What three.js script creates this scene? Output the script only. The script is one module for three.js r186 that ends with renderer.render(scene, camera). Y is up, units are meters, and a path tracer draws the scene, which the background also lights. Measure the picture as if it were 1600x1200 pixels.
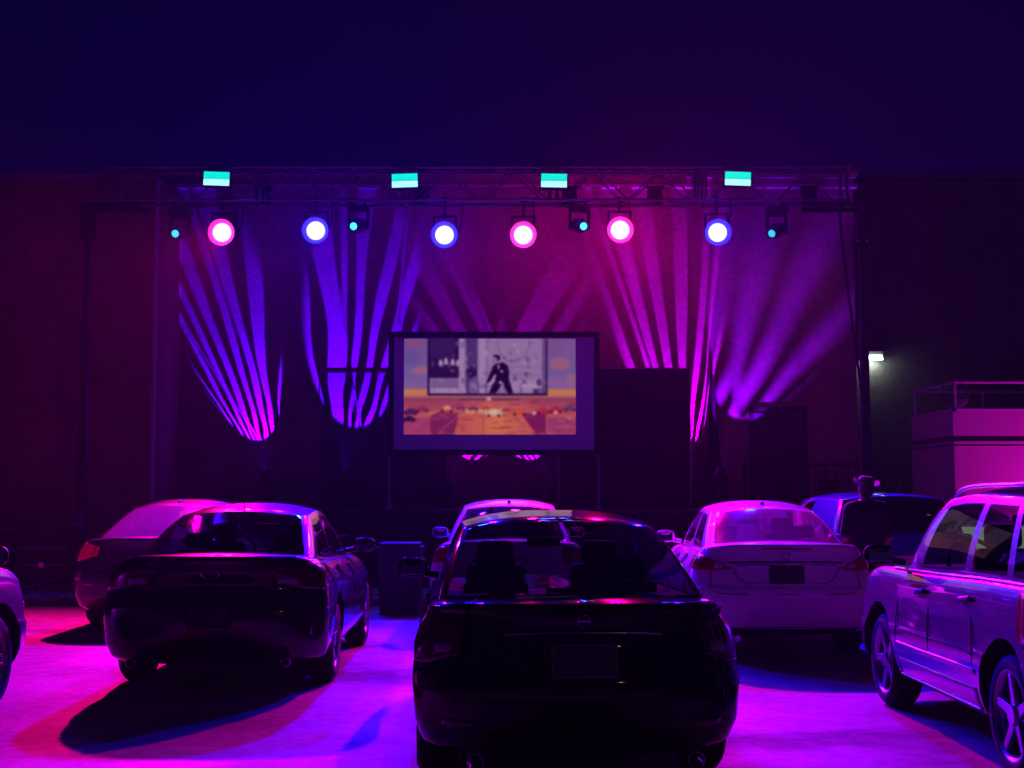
import * as THREE from 'three';
import { mergeGeometries, toCreasedNormals } from 'three/addons/utils/BufferGeometryUtils.js';
import { RoundedBoxGeometry } from 'three/addons/geometries/RoundedBoxGeometry.js';
import { MarchingCubes } from 'three/addons/objects/MarchingCubes.js';
import { RectAreaLightUniformsLib } from 'three/addons/lights/RectAreaLightUniformsLib.js';
import { Brush, Evaluator, SUBTRACTION } from 'three-bvh-csg';

// ---------------------------------------------------------------- camera, sky, moon, exposure
const V3 = THREE.Vector3, PI = Math.PI, R = (d) => d * PI / 180;
const scene = new THREE.Scene();
const camera = new THREE.PerspectiveCamera(31.19, 4 / 3, 0.1, 900);
camera.position.set(0, 1.6, 0);
camera.rotation.x = R(4.467);                       // tipped up a little
const renderer = new THREE.WebGLRenderer({ antialias: true });
renderer.toneMapping = THREE.LinearToneMapping;
renderer.toneMappingExposure = 1.0;
renderer.shadowMap.enabled = true;
RectAreaLightUniformsLib.init();

// night sky: deep indigo, a trace lighter towards the horizon all the way round
{
  const W = 64, H = 32, d = new Float32Array(W * H * 4);
  for (let y = 0; y < H; y++) {
    const e = Math.abs((y + 0.5) / H - 0.5) * 2, k = 1 - 0.45 * e;
    for (let x = 0; x < W; x++) d.set([0.0012 * k, 0.0001 * k, 0.026 * k, 1], (y * W + x) * 4);
  }
  const t = new THREE.DataTexture(d, W, H, THREE.RGBAFormat, THREE.FloatType);
  t.mapping = THREE.EquirectangularReflectionMapping; t.magFilter = THREE.LinearFilter; t.needsUpdate = true;
  scene.background = t; scene.environment = t;
}
const moon = new THREE.DirectionalLight(0xbfc8ff, 0.004);
moon.position.set(30, 60, 20); moon.castShadow = true; moon.shadow.radius = 4; scene.add(moon, moon.target);
scene.fog = new THREE.FogExp2(0xffffff, 0.0007);     // thin stage haze

// ---------------------------------------------------------------- helpers
let seed = 7;
const rnd = () => { seed = (seed * 1664525 + 1013904223) >>> 0; return seed / 4294967296; };
const rr = (a, b) => a + (b - a) * rnd();
const lerp = (a, b, t) => a + (b - a) * t, clamp = (x, a, b) => Math.min(b, Math.max(a, x));
const smooth = (t) => t * t * (3 - 2 * t);
const names = {};
const numbered = (n) => { const k = names[n] = (names[n] ?? -1) + 1; return k ? n + '_' + String(k).padStart(3, '0') : n; };
function shade(o) { o.traverse((m) => { if (m.isMesh) { m.castShadow = true; m.receiveShadow = true; } }); return o; }
function thing(name, label, category, [x, y, z] = [0, 0, 0], turn = 0, group) {
  const o = new THREE.Group(); o.name = numbered(name); o.position.set(x, y, z); o.rotation.y = turn;
  o.userData = { label, category }; if (group) o.userData.group = group;
  scene.add(o); return o;
}
function part(name, geometries, material, parent, label) {
  const list = [].concat(geometries), g = list.length > 1 ? mergeGeometries(list.map((q) => { const c = q.index ? q.toNonIndexed() : q.clone(); for (const k of Object.keys(c.attributes)) if (!['position', 'normal', 'uv'].includes(k)) c.deleteAttribute(k); if (!c.attributes.uv) c.setAttribute('uv', new THREE.BufferAttribute(new Float32Array(c.attributes.position.count * 2), 2)); return c; })) : list[0];
  const m = new THREE.Mesh(g, material); m.name = name; m.castShadow = m.receiveShadow = true;
  if (label) m.userData.label = label;
  parent.add(m); return m;
}
function struct(name, geometry, material) { const m = part(numbered(name), geometry, material, scene); m.userData.kind = 'structure'; return m; }
const T = (g, x = 0, y = 0, z = 0) => g.translate(x, y, z);
const box = (w, h, d, x = 0, y = 0, z = 0, r = 0) => T(r ? new RoundedBoxGeometry(w, h, d, 2, r) : new THREE.BoxGeometry(w, h, d), x, y, z);
const cyl = (r0, r1, h, n = 16, x = 0, y = 0, z = 0) => T(new THREE.CylinderGeometry(r0, r1, h, n), x, y, z);
function rod(a, b, r, n = 8) {
  a = new V3(...a); b = new V3(...b);
  const d = b.clone().sub(a), g = new THREE.CylinderGeometry(r, r, d.length(), n);
  g.applyQuaternion(new THREE.Quaternion().setFromUnitVectors(new V3(0, 1, 0), d.clone().normalize()));
  return g.translate(...a.add(b).multiplyScalar(0.5).toArray());
}
const tube = (pts, r, n = 24, m = 6) => new THREE.TubeGeometry(new THREE.CatmullRomCurve3(pts.map((p) => new V3(...p))), n, r, m);
function uvMetres(g, k = 1) {        // box-projected uv in metres
  g = g.index ? g.toNonIndexed() : g; g.computeVertexNormals();
  const p = g.attributes.position, n = g.attributes.normal, uv = new Float32Array(p.count * 2);
  for (let i = 0; i < p.count; i++) {
    const ax = Math.abs(n.getX(i)), ay = Math.abs(n.getY(i)), az = Math.abs(n.getZ(i)), x = p.getX(i), y = p.getY(i), z = p.getZ(i);
    const [u, v] = ay > ax && ay > az ? [x, z] : ax > az ? [z, y] : [x, y];
    uv[i * 2] = u * k; uv[i * 2 + 1] = v * k;
  }
  g.setAttribute('uv', new THREE.BufferAttribute(uv, 2)); return g;
}

// ---------------------------------------------------------------- textures and materials
function tileNoise(size, cells, s) {            // tileable value noise in 0..1
  const v = new Float32Array(cells * cells); let q = s * 7919 + 13;
  for (let i = 0; i < v.length; i++) { q = (q * 1103515245 + 12345) & 0x7fffffff; v[i] = q / 0x7fffffff; }
  const out = new Float32Array(size * size);
  for (let y = 0; y < size; y++) for (let x = 0; x < size; x++) {
    const fx = x / size * cells, fy = y / size * cells, ix = Math.floor(fx), iy = Math.floor(fy), a = smooth(fx - ix), b = smooth(fy - iy);
    const g = (i, j) => v[((j % cells) * cells) + (i % cells)];
    out[y * size + x] = lerp(lerp(g(ix, iy), g(ix + 1, iy), a), lerp(g(ix, iy + 1), g(ix + 1, iy + 1), a), b);
  }
  return out;
}
function fractal(size, first, octaves, s) {
  const out = new Float32Array(size * size); let amp = 1, sum = 0;
  for (let o = 0, c = first; o < octaves; o++, c *= 2, amp *= 0.55) { const n = tileNoise(size, Math.min(c, size), s + o * 31); sum += amp; for (let i = 0; i < n.length; i++) out[i] += n[i] * amp; }
  for (let i = 0; i < out.length; i++) out[i] /= sum;
  return out;
}
function dataTex(size, fn, srgb, repeat = 1) {
  const d = new Uint8Array(size * size * 4);
  for (let i = 0; i < size * size; i++) { const c = fn(i, i % size, Math.floor(i / size)); d.set([clamp(c[0] * 255, 0, 255), clamp(c[1] * 255, 0, 255), clamp(c[2] * 255, 0, 255), 255], i * 4); }
  const t = new THREE.DataTexture(d, size, size); t.wrapS = t.wrapT = THREE.RepeatWrapping; t.magFilter = THREE.LinearFilter; t.minFilter = THREE.LinearMipmapLinearFilter;
  if (srgb) t.colorSpace = THREE.SRGBColorSpace;
  t.repeat.set(repeat, repeat); t.needsUpdate = true; return t;
}
const lin = (r, g, b) => new THREE.Color().setRGB(r, g, b);
const std = (c, roughness = 0.7, o = {}) => new THREE.MeshStandardMaterial({ color: lin(...c), roughness, ...o });
const phys = (c, roughness, o = {}) => new THREE.MeshPhysicalMaterial({ color: lin(...c), roughness, ...o });

const big = fractal(1024, 4, 7, 3), fine = fractal(1024, 96, 4, 11), blot = fractal(1024, 7, 4, 29), wallN = fractal(512, 3, 7, 5), wallF = fractal(512, 64, 3, 17);
const concreteMap = dataTex(1024, (i) => {
  const stain = smooth(clamp((blot[i] - 0.56) * 6, 0, 1)), k = 0.60 + (big[i] - 0.5) * 0.75 + (fine[i] - 0.5) * 0.3 - stain * 0.2;
  return [k, k * 0.985, k * 0.96];
}, true, 1 / 7);
const concreteBump = dataTex(1024, (i) => { const k = 0.5 + (fine[i] - 0.5) * 0.8 + (big[i] - 0.5) * 0.5; return [k, k, k]; }, false, 1 / 7);
const concreteRough = dataTex(1024, (i) => { const k = 0.72 + (blot[i] - 0.5) * 0.5; return [k, k, k]; }, false, 1 / 7);
const stuccoMap = dataTex(512, (i) => { const k = 0.70 + (wallN[i] - 0.5) * 0.34 + (wallF[i] - 0.5) * 0.16; return [k, k * 0.95, k * 0.88]; }, true, 1 / 3.5);
const stuccoBump = dataTex(512, (i) => { const k = 0.5 + (wallF[i] - 0.5) * 0.9 + (wallN[i] - 0.5) * 0.4; return [k, k, k]; }, false, 1 / 3.5);
const gravelMap = dataTex(512, (i) => { const k = 0.55 + (wallF[i] - 0.5) * 1.1; return [k, k, k * 0.95]; }, true, 1 / 1.5);

const M = {
  ground: new THREE.MeshStandardMaterial({ map: concreteMap, color: lin(0.5, 0.5, 0.5), roughness: 1, roughnessMap: concreteRough, bumpMap: concreteBump, bumpScale: 0.006 }),
  gravel: new THREE.MeshStandardMaterial({ map: gravelMap, color: lin(0.7, 0.7, 0.7), roughness: 0.95, bumpMap: stuccoBump, bumpScale: 0.01 }),
  stucco: new THREE.MeshStandardMaterial({ map: stuccoMap, color: lin(0.5, 0.5, 0.5), roughness: 0.88, bumpMap: stuccoBump, bumpScale: 0.008 }),
  block: new THREE.MeshStandardMaterial({ map: stuccoMap, color: lin(0.7, 0.46, 0.33), roughness: 0.9, bumpMap: stuccoBump, bumpScale: 0.008 }),
  metalRoof: std([0.32, 0.32, 0.34], 0.6, { metalness: 0.3 }),
  alu: std([0.3, 0.3, 0.31], 0.45, { metalness: 0.85 }),
  blackMetal: std([0.022, 0.022, 0.024], 0.48, { metalness: 0.2 }),
  blackCloth: std([0.014, 0.014, 0.016], 0.95),
  blackPlastic: phys([0.02, 0.02, 0.022], 0.5),
  glossBlack: phys([0.012, 0.012, 0.013], 0.22),
  rubber: std([0.018, 0.018, 0.018], 0.85),
  chrome: std([0.75, 0.75, 0.77], 0.16, { metalness: 1 }),
  rim: std([0.55, 0.55, 0.57], 0.28, { metalness: 0.9 }),
  tailRed: phys([0.36, 0.004, 0.012], 0.18, { clearcoat: 1, clearcoatRoughness: 0.05 }),
  tailWhite: phys([0.45, 0.42, 0.42], 0.2, { clearcoat: 1 }),
  seal: std([0.008, 0.008, 0.009], 0.8),
  seat: std([0.03, 0.028, 0.028], 0.85),
  glass: phys([0.62, 0.64, 0.66], 0.02, { transmission: 1, thickness: 0, ior: 1.5 }),
  midTint: phys([0.42, 0.43, 0.46], 0.02, { transmission: 1, thickness: 0, ior: 1.5 }),
  suvGlass: phys([0.45, 0.46, 0.48], 0.02, { transmission: 1, thickness: 0, ior: 1.4, specularIntensity: 0.4 }),
  tailDark: phys([0.1, 0.004, 0.006], 0.12, { clearcoat: 1, clearcoatRoughness: 0.04 }),
  dusty: phys([0.6, 0.6, 0.62], 0.12, { transmission: 0.72, thickness: 0, ior: 1.5 }),
  tint: phys([0.22, 0.23, 0.25], 0.02, { transmission: 1, thickness: 0, ior: 1.5 }),
  paleMetal: std([0.75, 0.75, 0.75], 0.5, { metalness: 0.1 }),
};
const paint = (c, o = {}) => phys(c, o.rough ?? 0.38, { metalness: o.metal ?? 0.0, clearcoat: o.coat ?? 1, clearcoatRoughness: 0.03 });
const glow = (c, k) => new THREE.MeshStandardMaterial({ color: lin(0.02, 0.02, 0.02), emissive: lin(...c), emissiveIntensity: k, roughness: 0.4 });
// ---------------------------------------------------------------- ground
{
  const g = uvMetres(new THREE.PlaneGeometry(700, 700, 1, 1).rotateX(-PI / 2));
  struct('ground', g, M.ground);
  struct('gravel_bed', uvMetres(new THREE.BoxGeometry(60, 0.1, 3.2).translate(0, -0.02, -21.15)), M.gravel);
  const kerbs = thing('edge_kerb', 'low concrete kerb between the parking lot and the gravel bed', 'kerb', [0, 0, -19.5]);
  for (let i = 0; i < 20; i++) part('kerb_stone', uvMetres(box(1.985, 0.14, 0.14, -19 + i * 2, 0.04, 0, 0.015)), M.ground, kerbs);
  const pebble = new THREE.IcosahedronGeometry(0.028, 0); pebble.scale(1, 0.6, 0.85);
  const n = 5200, inst = new THREE.InstancedMesh(pebble, std([0.42, 0.41, 0.4], 0.9), n), m = new THREE.Matrix4(), q = new THREE.Quaternion(), c = new THREE.Color();
  for (let i = 0; i < n; i++) {
    q.setFromEuler(new THREE.Euler(rr(0, 3), rr(0, 6), rr(0, 3))); const s = rr(0.6, 1.5);
    m.compose(new V3(rr(-11, 6), 0.035, rr(-22.5, -19.65)), q, new V3(s, s, s)); inst.setMatrixAt(i, m); const k = rr(0.4, 1); inst.setColorAt(i, c.setRGB(k, k, k * 0.96));
  }
  inst.name = 'pebbles'; inst.userData = { label: 'loose grey pebbles covering the gravel bed', category: 'gravel', kind: 'stuff' }; inst.castShadow = inst.receiveShadow = true; scene.add(inst);
}

// ---------------------------------------------------------------- buildings
{
  const b = thing('warehouse', 'tall pale stucco warehouse wall behind the stage, washed violet and magenta', 'building', [0, 0, -25.5]);
  const panel = (x0, x1, h, z = 0, d = 0.4) => part('wall_panel', uvMetres(box(x1 - x0 - 0.02, h, d, (x0 + x1) / 2, h / 2, z - d / 2)), M.stucco, b);
  panel(-6.72, -3.4, 7.5); panel(-3.4, -0.18, 7.5); panel(-0.18, 3.3, 7.5); panel(3.3, 6.45, 7.5, -0.12);
  part('coping', box(13.2, 0.07, 0.16, -0.13, 7.3, 0.075, 0.01), M.metalRoof, b);
  part('coping', box(13.24, 0.1, 0.62, -0.13, 7.55, -0.2, 0.02), M.metalRoof, b);
  part('side_wall', uvMetres(box(0.4, 7.5, 5.4, 6.25, 3.75, -3.46)), M.stucco, b);
  const d = part('door', box(0.91, 2.06, 0.06, 4.95, 2.03, -0.08, 0.01), phys([0.05, 0.045, 0.06], 0.5), b, 'dark flush metal door above the loading dock');
  for (const [w, h, x, y] of [[0.08, 2.14, 4.45, 2.07], [0.08, 2.14, 5.45, 2.07], [1.08, 0.08, 4.95, 3.13]]) part('door_frame', box(w, h, 0.1, x, y, -0.1), M.blackMetal, b);
  part('handle', tube([[5.28, 1.98, -0.04], [5.28, 1.98, 0.03], [5.16, 1.98, 0.03]], 0.012), M.alu, d);
  part('wall_vent', [T(new THREE.CylinderGeometry(0.09, 0.1, 0.1, 18).rotateX(PI / 2), -6.45, 4.29, 0.05), T(new THREE.TorusGeometry(0.09, 0.015, 8, 20), -6.45, 4.29, 0.1)], M.blackMetal, b);
  for (const x of [-3.4, -0.18]) part('joint_seal', box(0.018, 7.2, 0.03, x, 3.6, -0.019), std([0.2, 0.19, 0.17], 0.9), b);

  const a = thing('side_annex', 'plain brown block wall left of the stage, standing forward of the warehouse', 'building', [0, 0, -23.5]);
  for (let i = 0; i < 4; i++) part('wall_panel', uvMetres(box(2.98, 7.0, 0.4, -7.68 - i * 3, 3.5, -0.2)), M.block, a);
  part('side_wall', uvMetres(box(0.4, 7.0, 2.0, -6.38, 3.5, -1.41)), M.block, a);
  part('coping', box(12.1, 0.1, 0.5, -12.2, 7.05, -0.2, 0.02), M.metalRoof, a);
  part('downpipe', [rod([-6.12, 0, 0.06], [-6.12, 7.0, 0.06], 0.045, 12), ...[1, 2.6, 4.6, 5.4, 6.3].map((y) => T(new THREE.CylinderGeometry(0.055, 0.055, 0.05, 12), -6.12, y, 0.06))], std([0.6, 0.55, 0.5], 0.5), a, 'pale downpipe at the corner of the annex');

  const r = thing('rear_building', 'dark blank rear building to the right of the stage', 'building', [0, 0, -31]);
  for (let i = 0; i < 4; i++) part('wall_panel', uvMetres(box(4.98, 8.7, 0.4, 8.9 + i * 5, 4.35, -0.2)), M.stucco, r);
  part('coping', box(20.2, 0.12, 0.6, 16.4, 8.78, -0.2, 0.02), M.metalRoof, r);
  part('gutter', box(20, 0.1, 0.14, 16.4, 8.58, 0.075, 0.03), M.metalRoof, r);

  const wl = thing('wall_lamp', 'small white wall lamp glowing on the dark rear building', 'wall lamp', [8.12, 4.72, -31]);
  part('housing', new THREE.ExtrudeGeometry(new THREE.Shape([[0, -0.16], [0.1, -0.16], [0.26, 0.02], [0.2, 0.14], [0, 0.16]].map((p) => new THREE.Vector2(...p))), { depth: 0.46, bevelSize: 0.01, bevelThickness: 0.01, bevelSegments: 1 }).rotateY(-PI / 2).translate(0.23, 0, 0), M.blackMetal, wl);
  const lens = box(0.42, 0.02, 0.2, 0, 0, 0, 0.005).rotateX(R(60)).translate(0, -0.085, 0.2);
  part('lamp_lens', lens, glow([0.86, 1, 0.92], 12), wl);
  const l = new THREE.PointLight(lin(0.7, 0.95, 0.95), 0.45); l.position.set(0, -0.22, 0.13); l.castShadow = true; l.shadow.radius = 4; wl.add(l);
}
// loading dock with its railing
{
  const k = thing('loading_dock', 'raised concrete loading dock under the dark door', 'dock', [5.2, 0, -25.2]);
  part('platform', uvMetres(box(2.35, 1.0, 1.16, 0, 0.5, 0.1, 0.02)), M.ground, k);
  for (let i = 0; i < 4; i++) part('step', uvMetres(box(0.28, 0.2 * (4 - i), 1.1, 1.32 + i * 0.28, 0.1 * (4 - i), 0)), M.ground, k);
  const f = thing('dock_railing', 'dark metal railing with thin balusters along the loading dock', 'railing', [4.15, 1.0, -24.6]);
  part('top_rail', rod([0, 1.08, 0], [2.15, 1.08, 0], 0.025), M.blackMetal, f);
  part('bottom_rail', rod([0, 0.12, 0], [2.15, 0.12, 0], 0.018), M.blackMetal, f);
  for (let i = 0; i < 4; i++) part('post', rod([i * 0.716, 0, 0], [i * 0.716, 1.1, 0], 0.025), M.blackMetal, f);
  for (let i = 0; i < 18; i++) part('baluster', rod([0.06 + i * 0.12, 0.12, 0], [0.06 + i * 0.12, 1.08, 0], 0.009, 6), M.blackMetal, f);
  const c1 = thing('equipment_case', 'black upright equipment case on the dock behind the railing', 'case', [4.75, 1.0, -25.0]);
  part('shell', box(0.5, 0.8, 0.45, 0, 0.44, 0, 0.02), M.blackPlastic, c1); part('lid', box(0.52, 0.12, 0.47, 0, 0.86, 0, 0.02), M.blackPlastic, c1);
  for (const s of [-1, 1]) part('caster', cyl(0.03, 0.03, 0.03, 10, s * 0.18, 0.03, 0.1), M.rubber, c1);
  const c2 = thing('equipment_case', 'smaller black equipment case by the right end of the railing', 'case', [5.75, 1.0, -25.05]);
  part('shell', box(0.32, 0.7, 0.35, 0, 0.39, 0, 0.02), M.blackPlastic, c2); part('lid', box(0.34, 0.1, 0.37, 0, 0.77, 0, 0.02), M.blackPlastic, c2);
}
// white booth with a roof railing
{
  const b = thing('service_booth', 'white box booth with a railed roof glowing magenta at the right edge', 'booth', [7.38, 0, -23]);
  const white = std([0.72, 0.72, 0.7], 0.55), W = 5.2;
  part('lower_wall', box(W, 2.36, 2.4, W / 2, 1.18, -1.2), white, b);
  part('corner_trim', box(0.07, 2.35, 0.03, 0.035, 1.175, 0.016), white, b);
  part('ledge', box(W + 0.04, 0.05, 2.46, W / 2, 2.415, -1.17, 0.01), white, b);
  part('seal_strip', box(W - 0.02, 0.09, 2.36, W / 2, 2.485, -1.2), std([0.16, 0.16, 0.15], 0.8), b);
  part('upper_wall', box(W, 0.42, 2.4, W / 2, 2.74, -1.2), white, b);
  part('roof_edge', box(W + 0.03, 0.035, 2.43, W / 2, 2.968, -1.2, 0.01), white, b);
  for (let i = 0; i < 5; i++) for (const z of [-0.05, -2.35]) part('rail_post', rod([0.06 + i * 1.25, 2.98, z], [0.06 + i * 1.25, 3.42, z], 0.022), M.paleMetal, b);
  for (const z of [-0.05, -2.35]) part('top_rail', rod([0.04, 3.43, z], [W, 3.43, z], 0.024), M.paleMetal, b);
  part('side_rail', rod([0.06, 3.43, -0.05], [0.06, 3.43, -2.35], 0.022), M.paleMetal, b);
  const g = thing('clear_globe', 'clear shiny globe tied at the corner of the booth railing', 'globe', [7.3, 3.21, -22.68]);
  part('shell', new THREE.SphereGeometry(0.25, 32, 20), phys([0.93, 0.93, 0.96], 0.02, { transmission: 1, thickness: 0, ior: 1.45 }), g);
  part('tie', [cyl(0.02, 0.035, 0.05, 10, 0.0, -0.265, 0), tube([[0, -0.28, 0], [0.1, -0.3, -0.15], [0.14, -0.24, -0.3]], 0.005)], M.rubber, g);
  const c = thing('added_cooler', 'added waist high cooler with a greenish lit front, placed for the green patch in the car windows', 'cooler', [7.75, 0, -22.55]);  // added cooler, its glow makes the green patch in the car windows
  part('cabinet', box(1.35, 1.12, 0.62, 0, 0.56, 0, 0.03), M.paleMetal, c);
  part('glow_panel', box(1.15, 0.5, 0.02, 0, 0.78, 0.318, 0.005), glow([0.62, 0.95, 0.45], 0.55), c);
  const l = new THREE.RectAreaLight(lin(0.62, 0.95, 0.45), 0.04, 1.15, 0.5); l.position.set(0, 0.78, 0.34); l.rotation.y = PI; c.add(l);
  // floor wash in front of the booth
  const u = thing('floor_wash_light', 'small black floor light throwing magenta up at the white booth', 'stage light', [10.1, 0, -20.9]);
  part('housing', [T(new THREE.CylinderGeometry(0.1, 0.12, 0.2, 18).rotateX(R(-40)), 0, 0.17, 0), box(0.3, 0.03, 0.2, 0, 0.02, 0)], M.blackMetal, u);
  part('lamp_lens', T(new THREE.CylinderGeometry(0.09, 0.09, 0.012, 18).rotateX(R(-40)), 0, 0.255, -0.072), glow([1, 0.1, 0.9], 3), u);
  const sp = new THREE.SpotLight(lin(1, 0, 0.72), 26, 0, R(58), 0.7, 2); sp.position.set(0, 0.3, -0.11); sp.target.position.set(-0.4, 1.9, -2.1); sp.castShadow = true; sp.shadow.radius = 4; u.add(sp, sp.target);
}
// ---------------------------------------------------------------- stage deck and screen
{
  const s = thing('stage_platform', 'low black stage platform in front of the warehouse wall', 'stage', [0, 0, 0]);
  for (let i = 0; i < 8; i++) part('deck_panel', box(1.19, 0.06, 2.4, -4.9 + i * 1.2, 1.27, -23.9, 0.01), M.blackPlastic, s);
  for (let i = 0; i < 8; i++) part('skirt_panel', pleat(1.19, 1.24).translate(-4.9 + i * 1.2, 0, -22.72), M.blackCloth, s);
  for (let i = 0; i < 9; i++) part('support_post', rod([-5.48 + i * 1.2, 0, -22.85], [-5.48 + i * 1.2, 1.24, -22.85], 0.025), M.alu, s);
  for (const x of [-5.49, 4.29]) part('side_skirt', pleat(2.3, 1.24).rotateY(PI / 2).translate(x, 0, -23.9), M.blackCloth, s);

  const p = thing('projection_screen', 'black framed projection screen showing a black and white film, standing mid stage', 'screen', [-0.3, 1.3, -22.86]);
  const W = 3.52, H = 2.06, y0 = 0.9, fr = 0.09;
  part('screen_fabric', box(W - 0.1, H - 0.1, 0.01, 0, y0 + H / 2, -0.02), std([0.5, 0.5, 0.52], 0.8), p);
  for (const [w, h, x, y] of [[W, fr, 0, y0 + fr / 2], [W, fr, 0, y0 + H - fr / 2], [fr, H - 2 * fr, -W / 2 + fr / 2, y0 + H / 2], [fr, H - 2 * fr, W / 2 - fr / 2, y0 + H / 2]]) part('frame', box(w, h, 0.06, x, y, 0, 0.01), M.blackCloth, p);
  for (const sx of [-1, 1]) {
    part('leg', [rod([sx * (W / 2 - 0.02), 0, -0.06], [sx * (W / 2 - 0.02), y0 + 1.2, -0.06], 0.025), rod([sx * (W / 2 - 0.02), 0.02, -0.5], [sx * (W / 2 - 0.02), 0.02, 0.4], 0.02), rod([sx * (W / 2 - 0.02), 0.03, -0.5], [sx * (W / 2 - 0.02), 0.9, -0.06], 0.014)], M.alu, p);
  }
  const img = part('screen_picture', T(new THREE.PlaneGeometry(2.86, 1.6), -0.07, 2.045, 0.002 - 0.012), new THREE.MeshStandardMaterial({ color: lin(0, 0, 0), roughness: 1, emissive: 0xffffff, emissiveIntensity: 0.75, emissiveMap: filmPicture() }), p, 'projected film picture with a dark suited figure above a row of toy cars');
  const l = new THREE.RectAreaLight(lin(0.7, 0.4, 0.6), 0.25, 2.86, 1.6); l.position.set(-0.07, 2.045, 0.05); l.rotation.y = PI; p.add(l);
}
function pleat(w, h) {
  const g = new THREE.PlaneGeometry(w, h, 72, 1), p = g.attributes.position;
  for (let i = 0; i < p.count; i++) p.setZ(i, 0.025 * Math.sin(p.getX(i) * 42) + 0.01 * Math.sin(p.getX(i) * 17));
  g.translate(0, h / 2, 0); g.computeVertexNormals(); return g;
}
function filmPicture() {
  const c = document.createElement('canvas'); c.width = 1024; c.height = 572; const x = c.getContext('2d');
  const rect = (f, ...a) => { x.fillStyle = f; x.fillRect(...a); };
  const blob = (f, cx, cy, rx, ry, a = 0) => { x.fillStyle = f; x.beginPath(); x.ellipse(cx, cy, rx, ry, a, 0, 7); x.fill(); };
  const poly = (f, ...p) => { x.fillStyle = f; x.beginPath(); for (let i = 0; i < p.length; i += 2) x.lineTo(p[i], p[i + 1]); x.closePath(); x.fill(); };
  // painted sky of the little set
  let g = x.createLinearGradient(0, 0, 0, 340); g.addColorStop(0, '#8a6da8'); g.addColorStop(0.6, '#7f7bc0'); g.addColorStop(1, '#a384b4'); x.fillStyle = g; x.fillRect(0, 0, 1024, 345);
  x.filter = 'blur(9px)';
  for (const [a, b, rx, ry, f] of [[60, 28, 60, 16, '#a0649f'], [110, 190, 66, 22, '#b88698'], [45, 110, 46, 50, '#726cb8'], [150, 250, 60, 18, '#8a7cc0'], [930, 150, 66, 40, '#b0809c'], [980, 60, 50, 40, '#8c72b8'], [900, 250, 60, 20, '#9c80b4'], [1000, 250, 34, 44, '#a884a4']]) blob(f, a, b, rx, ry);
  x.filter = 'none';
  rect('#e0a45c', 0, 302, 1024, 54); rect('#c9866f', 0, 340, 1024, 16); rect('#7a3c6a', 0, 354, 1024, 4);
  // table top
  g = x.createLinearGradient(0, 356, 0, 572); g.addColorStop(0, '#a8506e'); g.addColorStop(0.45, '#d46a64'); g.addColorStop(1, '#e0705e'); x.fillStyle = g; x.fillRect(0, 358, 1024, 214);
  g = x.createRadialGradient(560, 520, 20, 560, 520, 330); g.addColorStop(0, '#f09a4c'); g.addColorStop(1, 'rgba(216,100,110,0)'); x.fillStyle = g; x.fillRect(150, 358, 760, 214);
  poly('#8c2a64', 155, 470, 190, 440, 330, 445, 300, 572, 155, 572); poly('#8a2460', 845, 445, 700, 450, 790, 572, 850, 572); rect('#b8507c', 0, 470, 150, 102); rect('#b04f7e', 856, 470, 168, 102);
  x.strokeStyle = '#8f2f5c'; x.lineWidth = 3; for (const l of [[478, 450, 470, 572], [330, 455, 205, 560], [640, 450, 740, 545], [720, 440, 1010, 540]]) { x.beginPath(); x.moveTo(l[0], l[1]); x.lineTo(l[2], l[3]); x.stroke(); }
  x.strokeStyle = '#e0a090'; x.lineWidth = 3; x.beginPath(); x.moveTo(335, 452); x.lineTo(215, 555); x.stroke();
  // film panel
  rect('#1c0838', 140, 0, 716, 338); rect('#a79ac6', 152, 0, 690, 328);
  rect('#2a0f4c', 152, 0, 240, 235); rect('#3a1d60', 152, 0, 150, 120); rect('#8b7cae', 160, 238, 240, 52); rect('#b9aed4', 160, 292, 225, 36); rect('#6a5896', 160, 286, 225, 6);
  for (const [a, b] of [[218, 150], [250, 140], [290, 145], [322, 150]]) { blob('#c3b7da', a, b, 13, 26); blob('#33185a', a, b + 20, 17, 6); }
  rect('#b5aad2', 326, 0, 46, 300); rect('#8273aa', 362, 0, 10, 300); rect('#54407e', 372, 0, 66, 328); blob('#2b1150', 405, 200, 34, 34); rect('#7d6ea6', 386, 250, 66, 78);
  rect('#b7add4', 450, 0, 40, 328); rect('#9c8fc0', 486, 0, 6, 328);
  x.strokeStyle = '#8175aa'; x.lineWidth = 4; x.strokeRect(500, -20, 330, 262); x.strokeRect(636, 168, 120, 40); x.lineWidth = 6; x.beginPath(); x.ellipse(652, 20, 95, 118, 0, 0, 7); x.stroke();
  rect('#b4a9d0', 500, 245, 342, 83); rect('#9488b8', 480, 214, 362, 6); rect('#6d5d98', 826, 0, 22, 328);
  for (const a of [480, 560, 590, 625, 690]) rect('#8e80b4', a, 268, 18, 60);
  blob('#6a5a92', 720, 258, 14, 16); blob('#5a4886', 808, 262, 18, 20); rect('#c4badc', 700, 270, 90, 24); rect('#4f3d7a', 770, 300, 72, 28);
  for (let i = 0, q = 9; i < 700; i++) { const r = () => { q = (q * 1103515245 + 12345) & 0x7fffffff; return q / 0x7fffffff; }; const film = r() < 0.55, px = film ? 152 + r() * 690 : r() * 1024, py = film ? r() * 328 : 358 + r() * 210, dark = r() < 0.5; x.globalAlpha = 0.05 + 0.1 * r(); if (film) rect(dark ? '#3c2468' : '#ddd4ee', px, py, 3 + r() * 26, 2 + r() * 34); else blob(dark ? '#6a1c50' : '#f6b070', px, py, 4 + r() * 40, 2 + r() * 7); } x.globalAlpha = 1;
  // stooping figure in a dark suit, seen at a distance
  const suit = '#180530';
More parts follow.
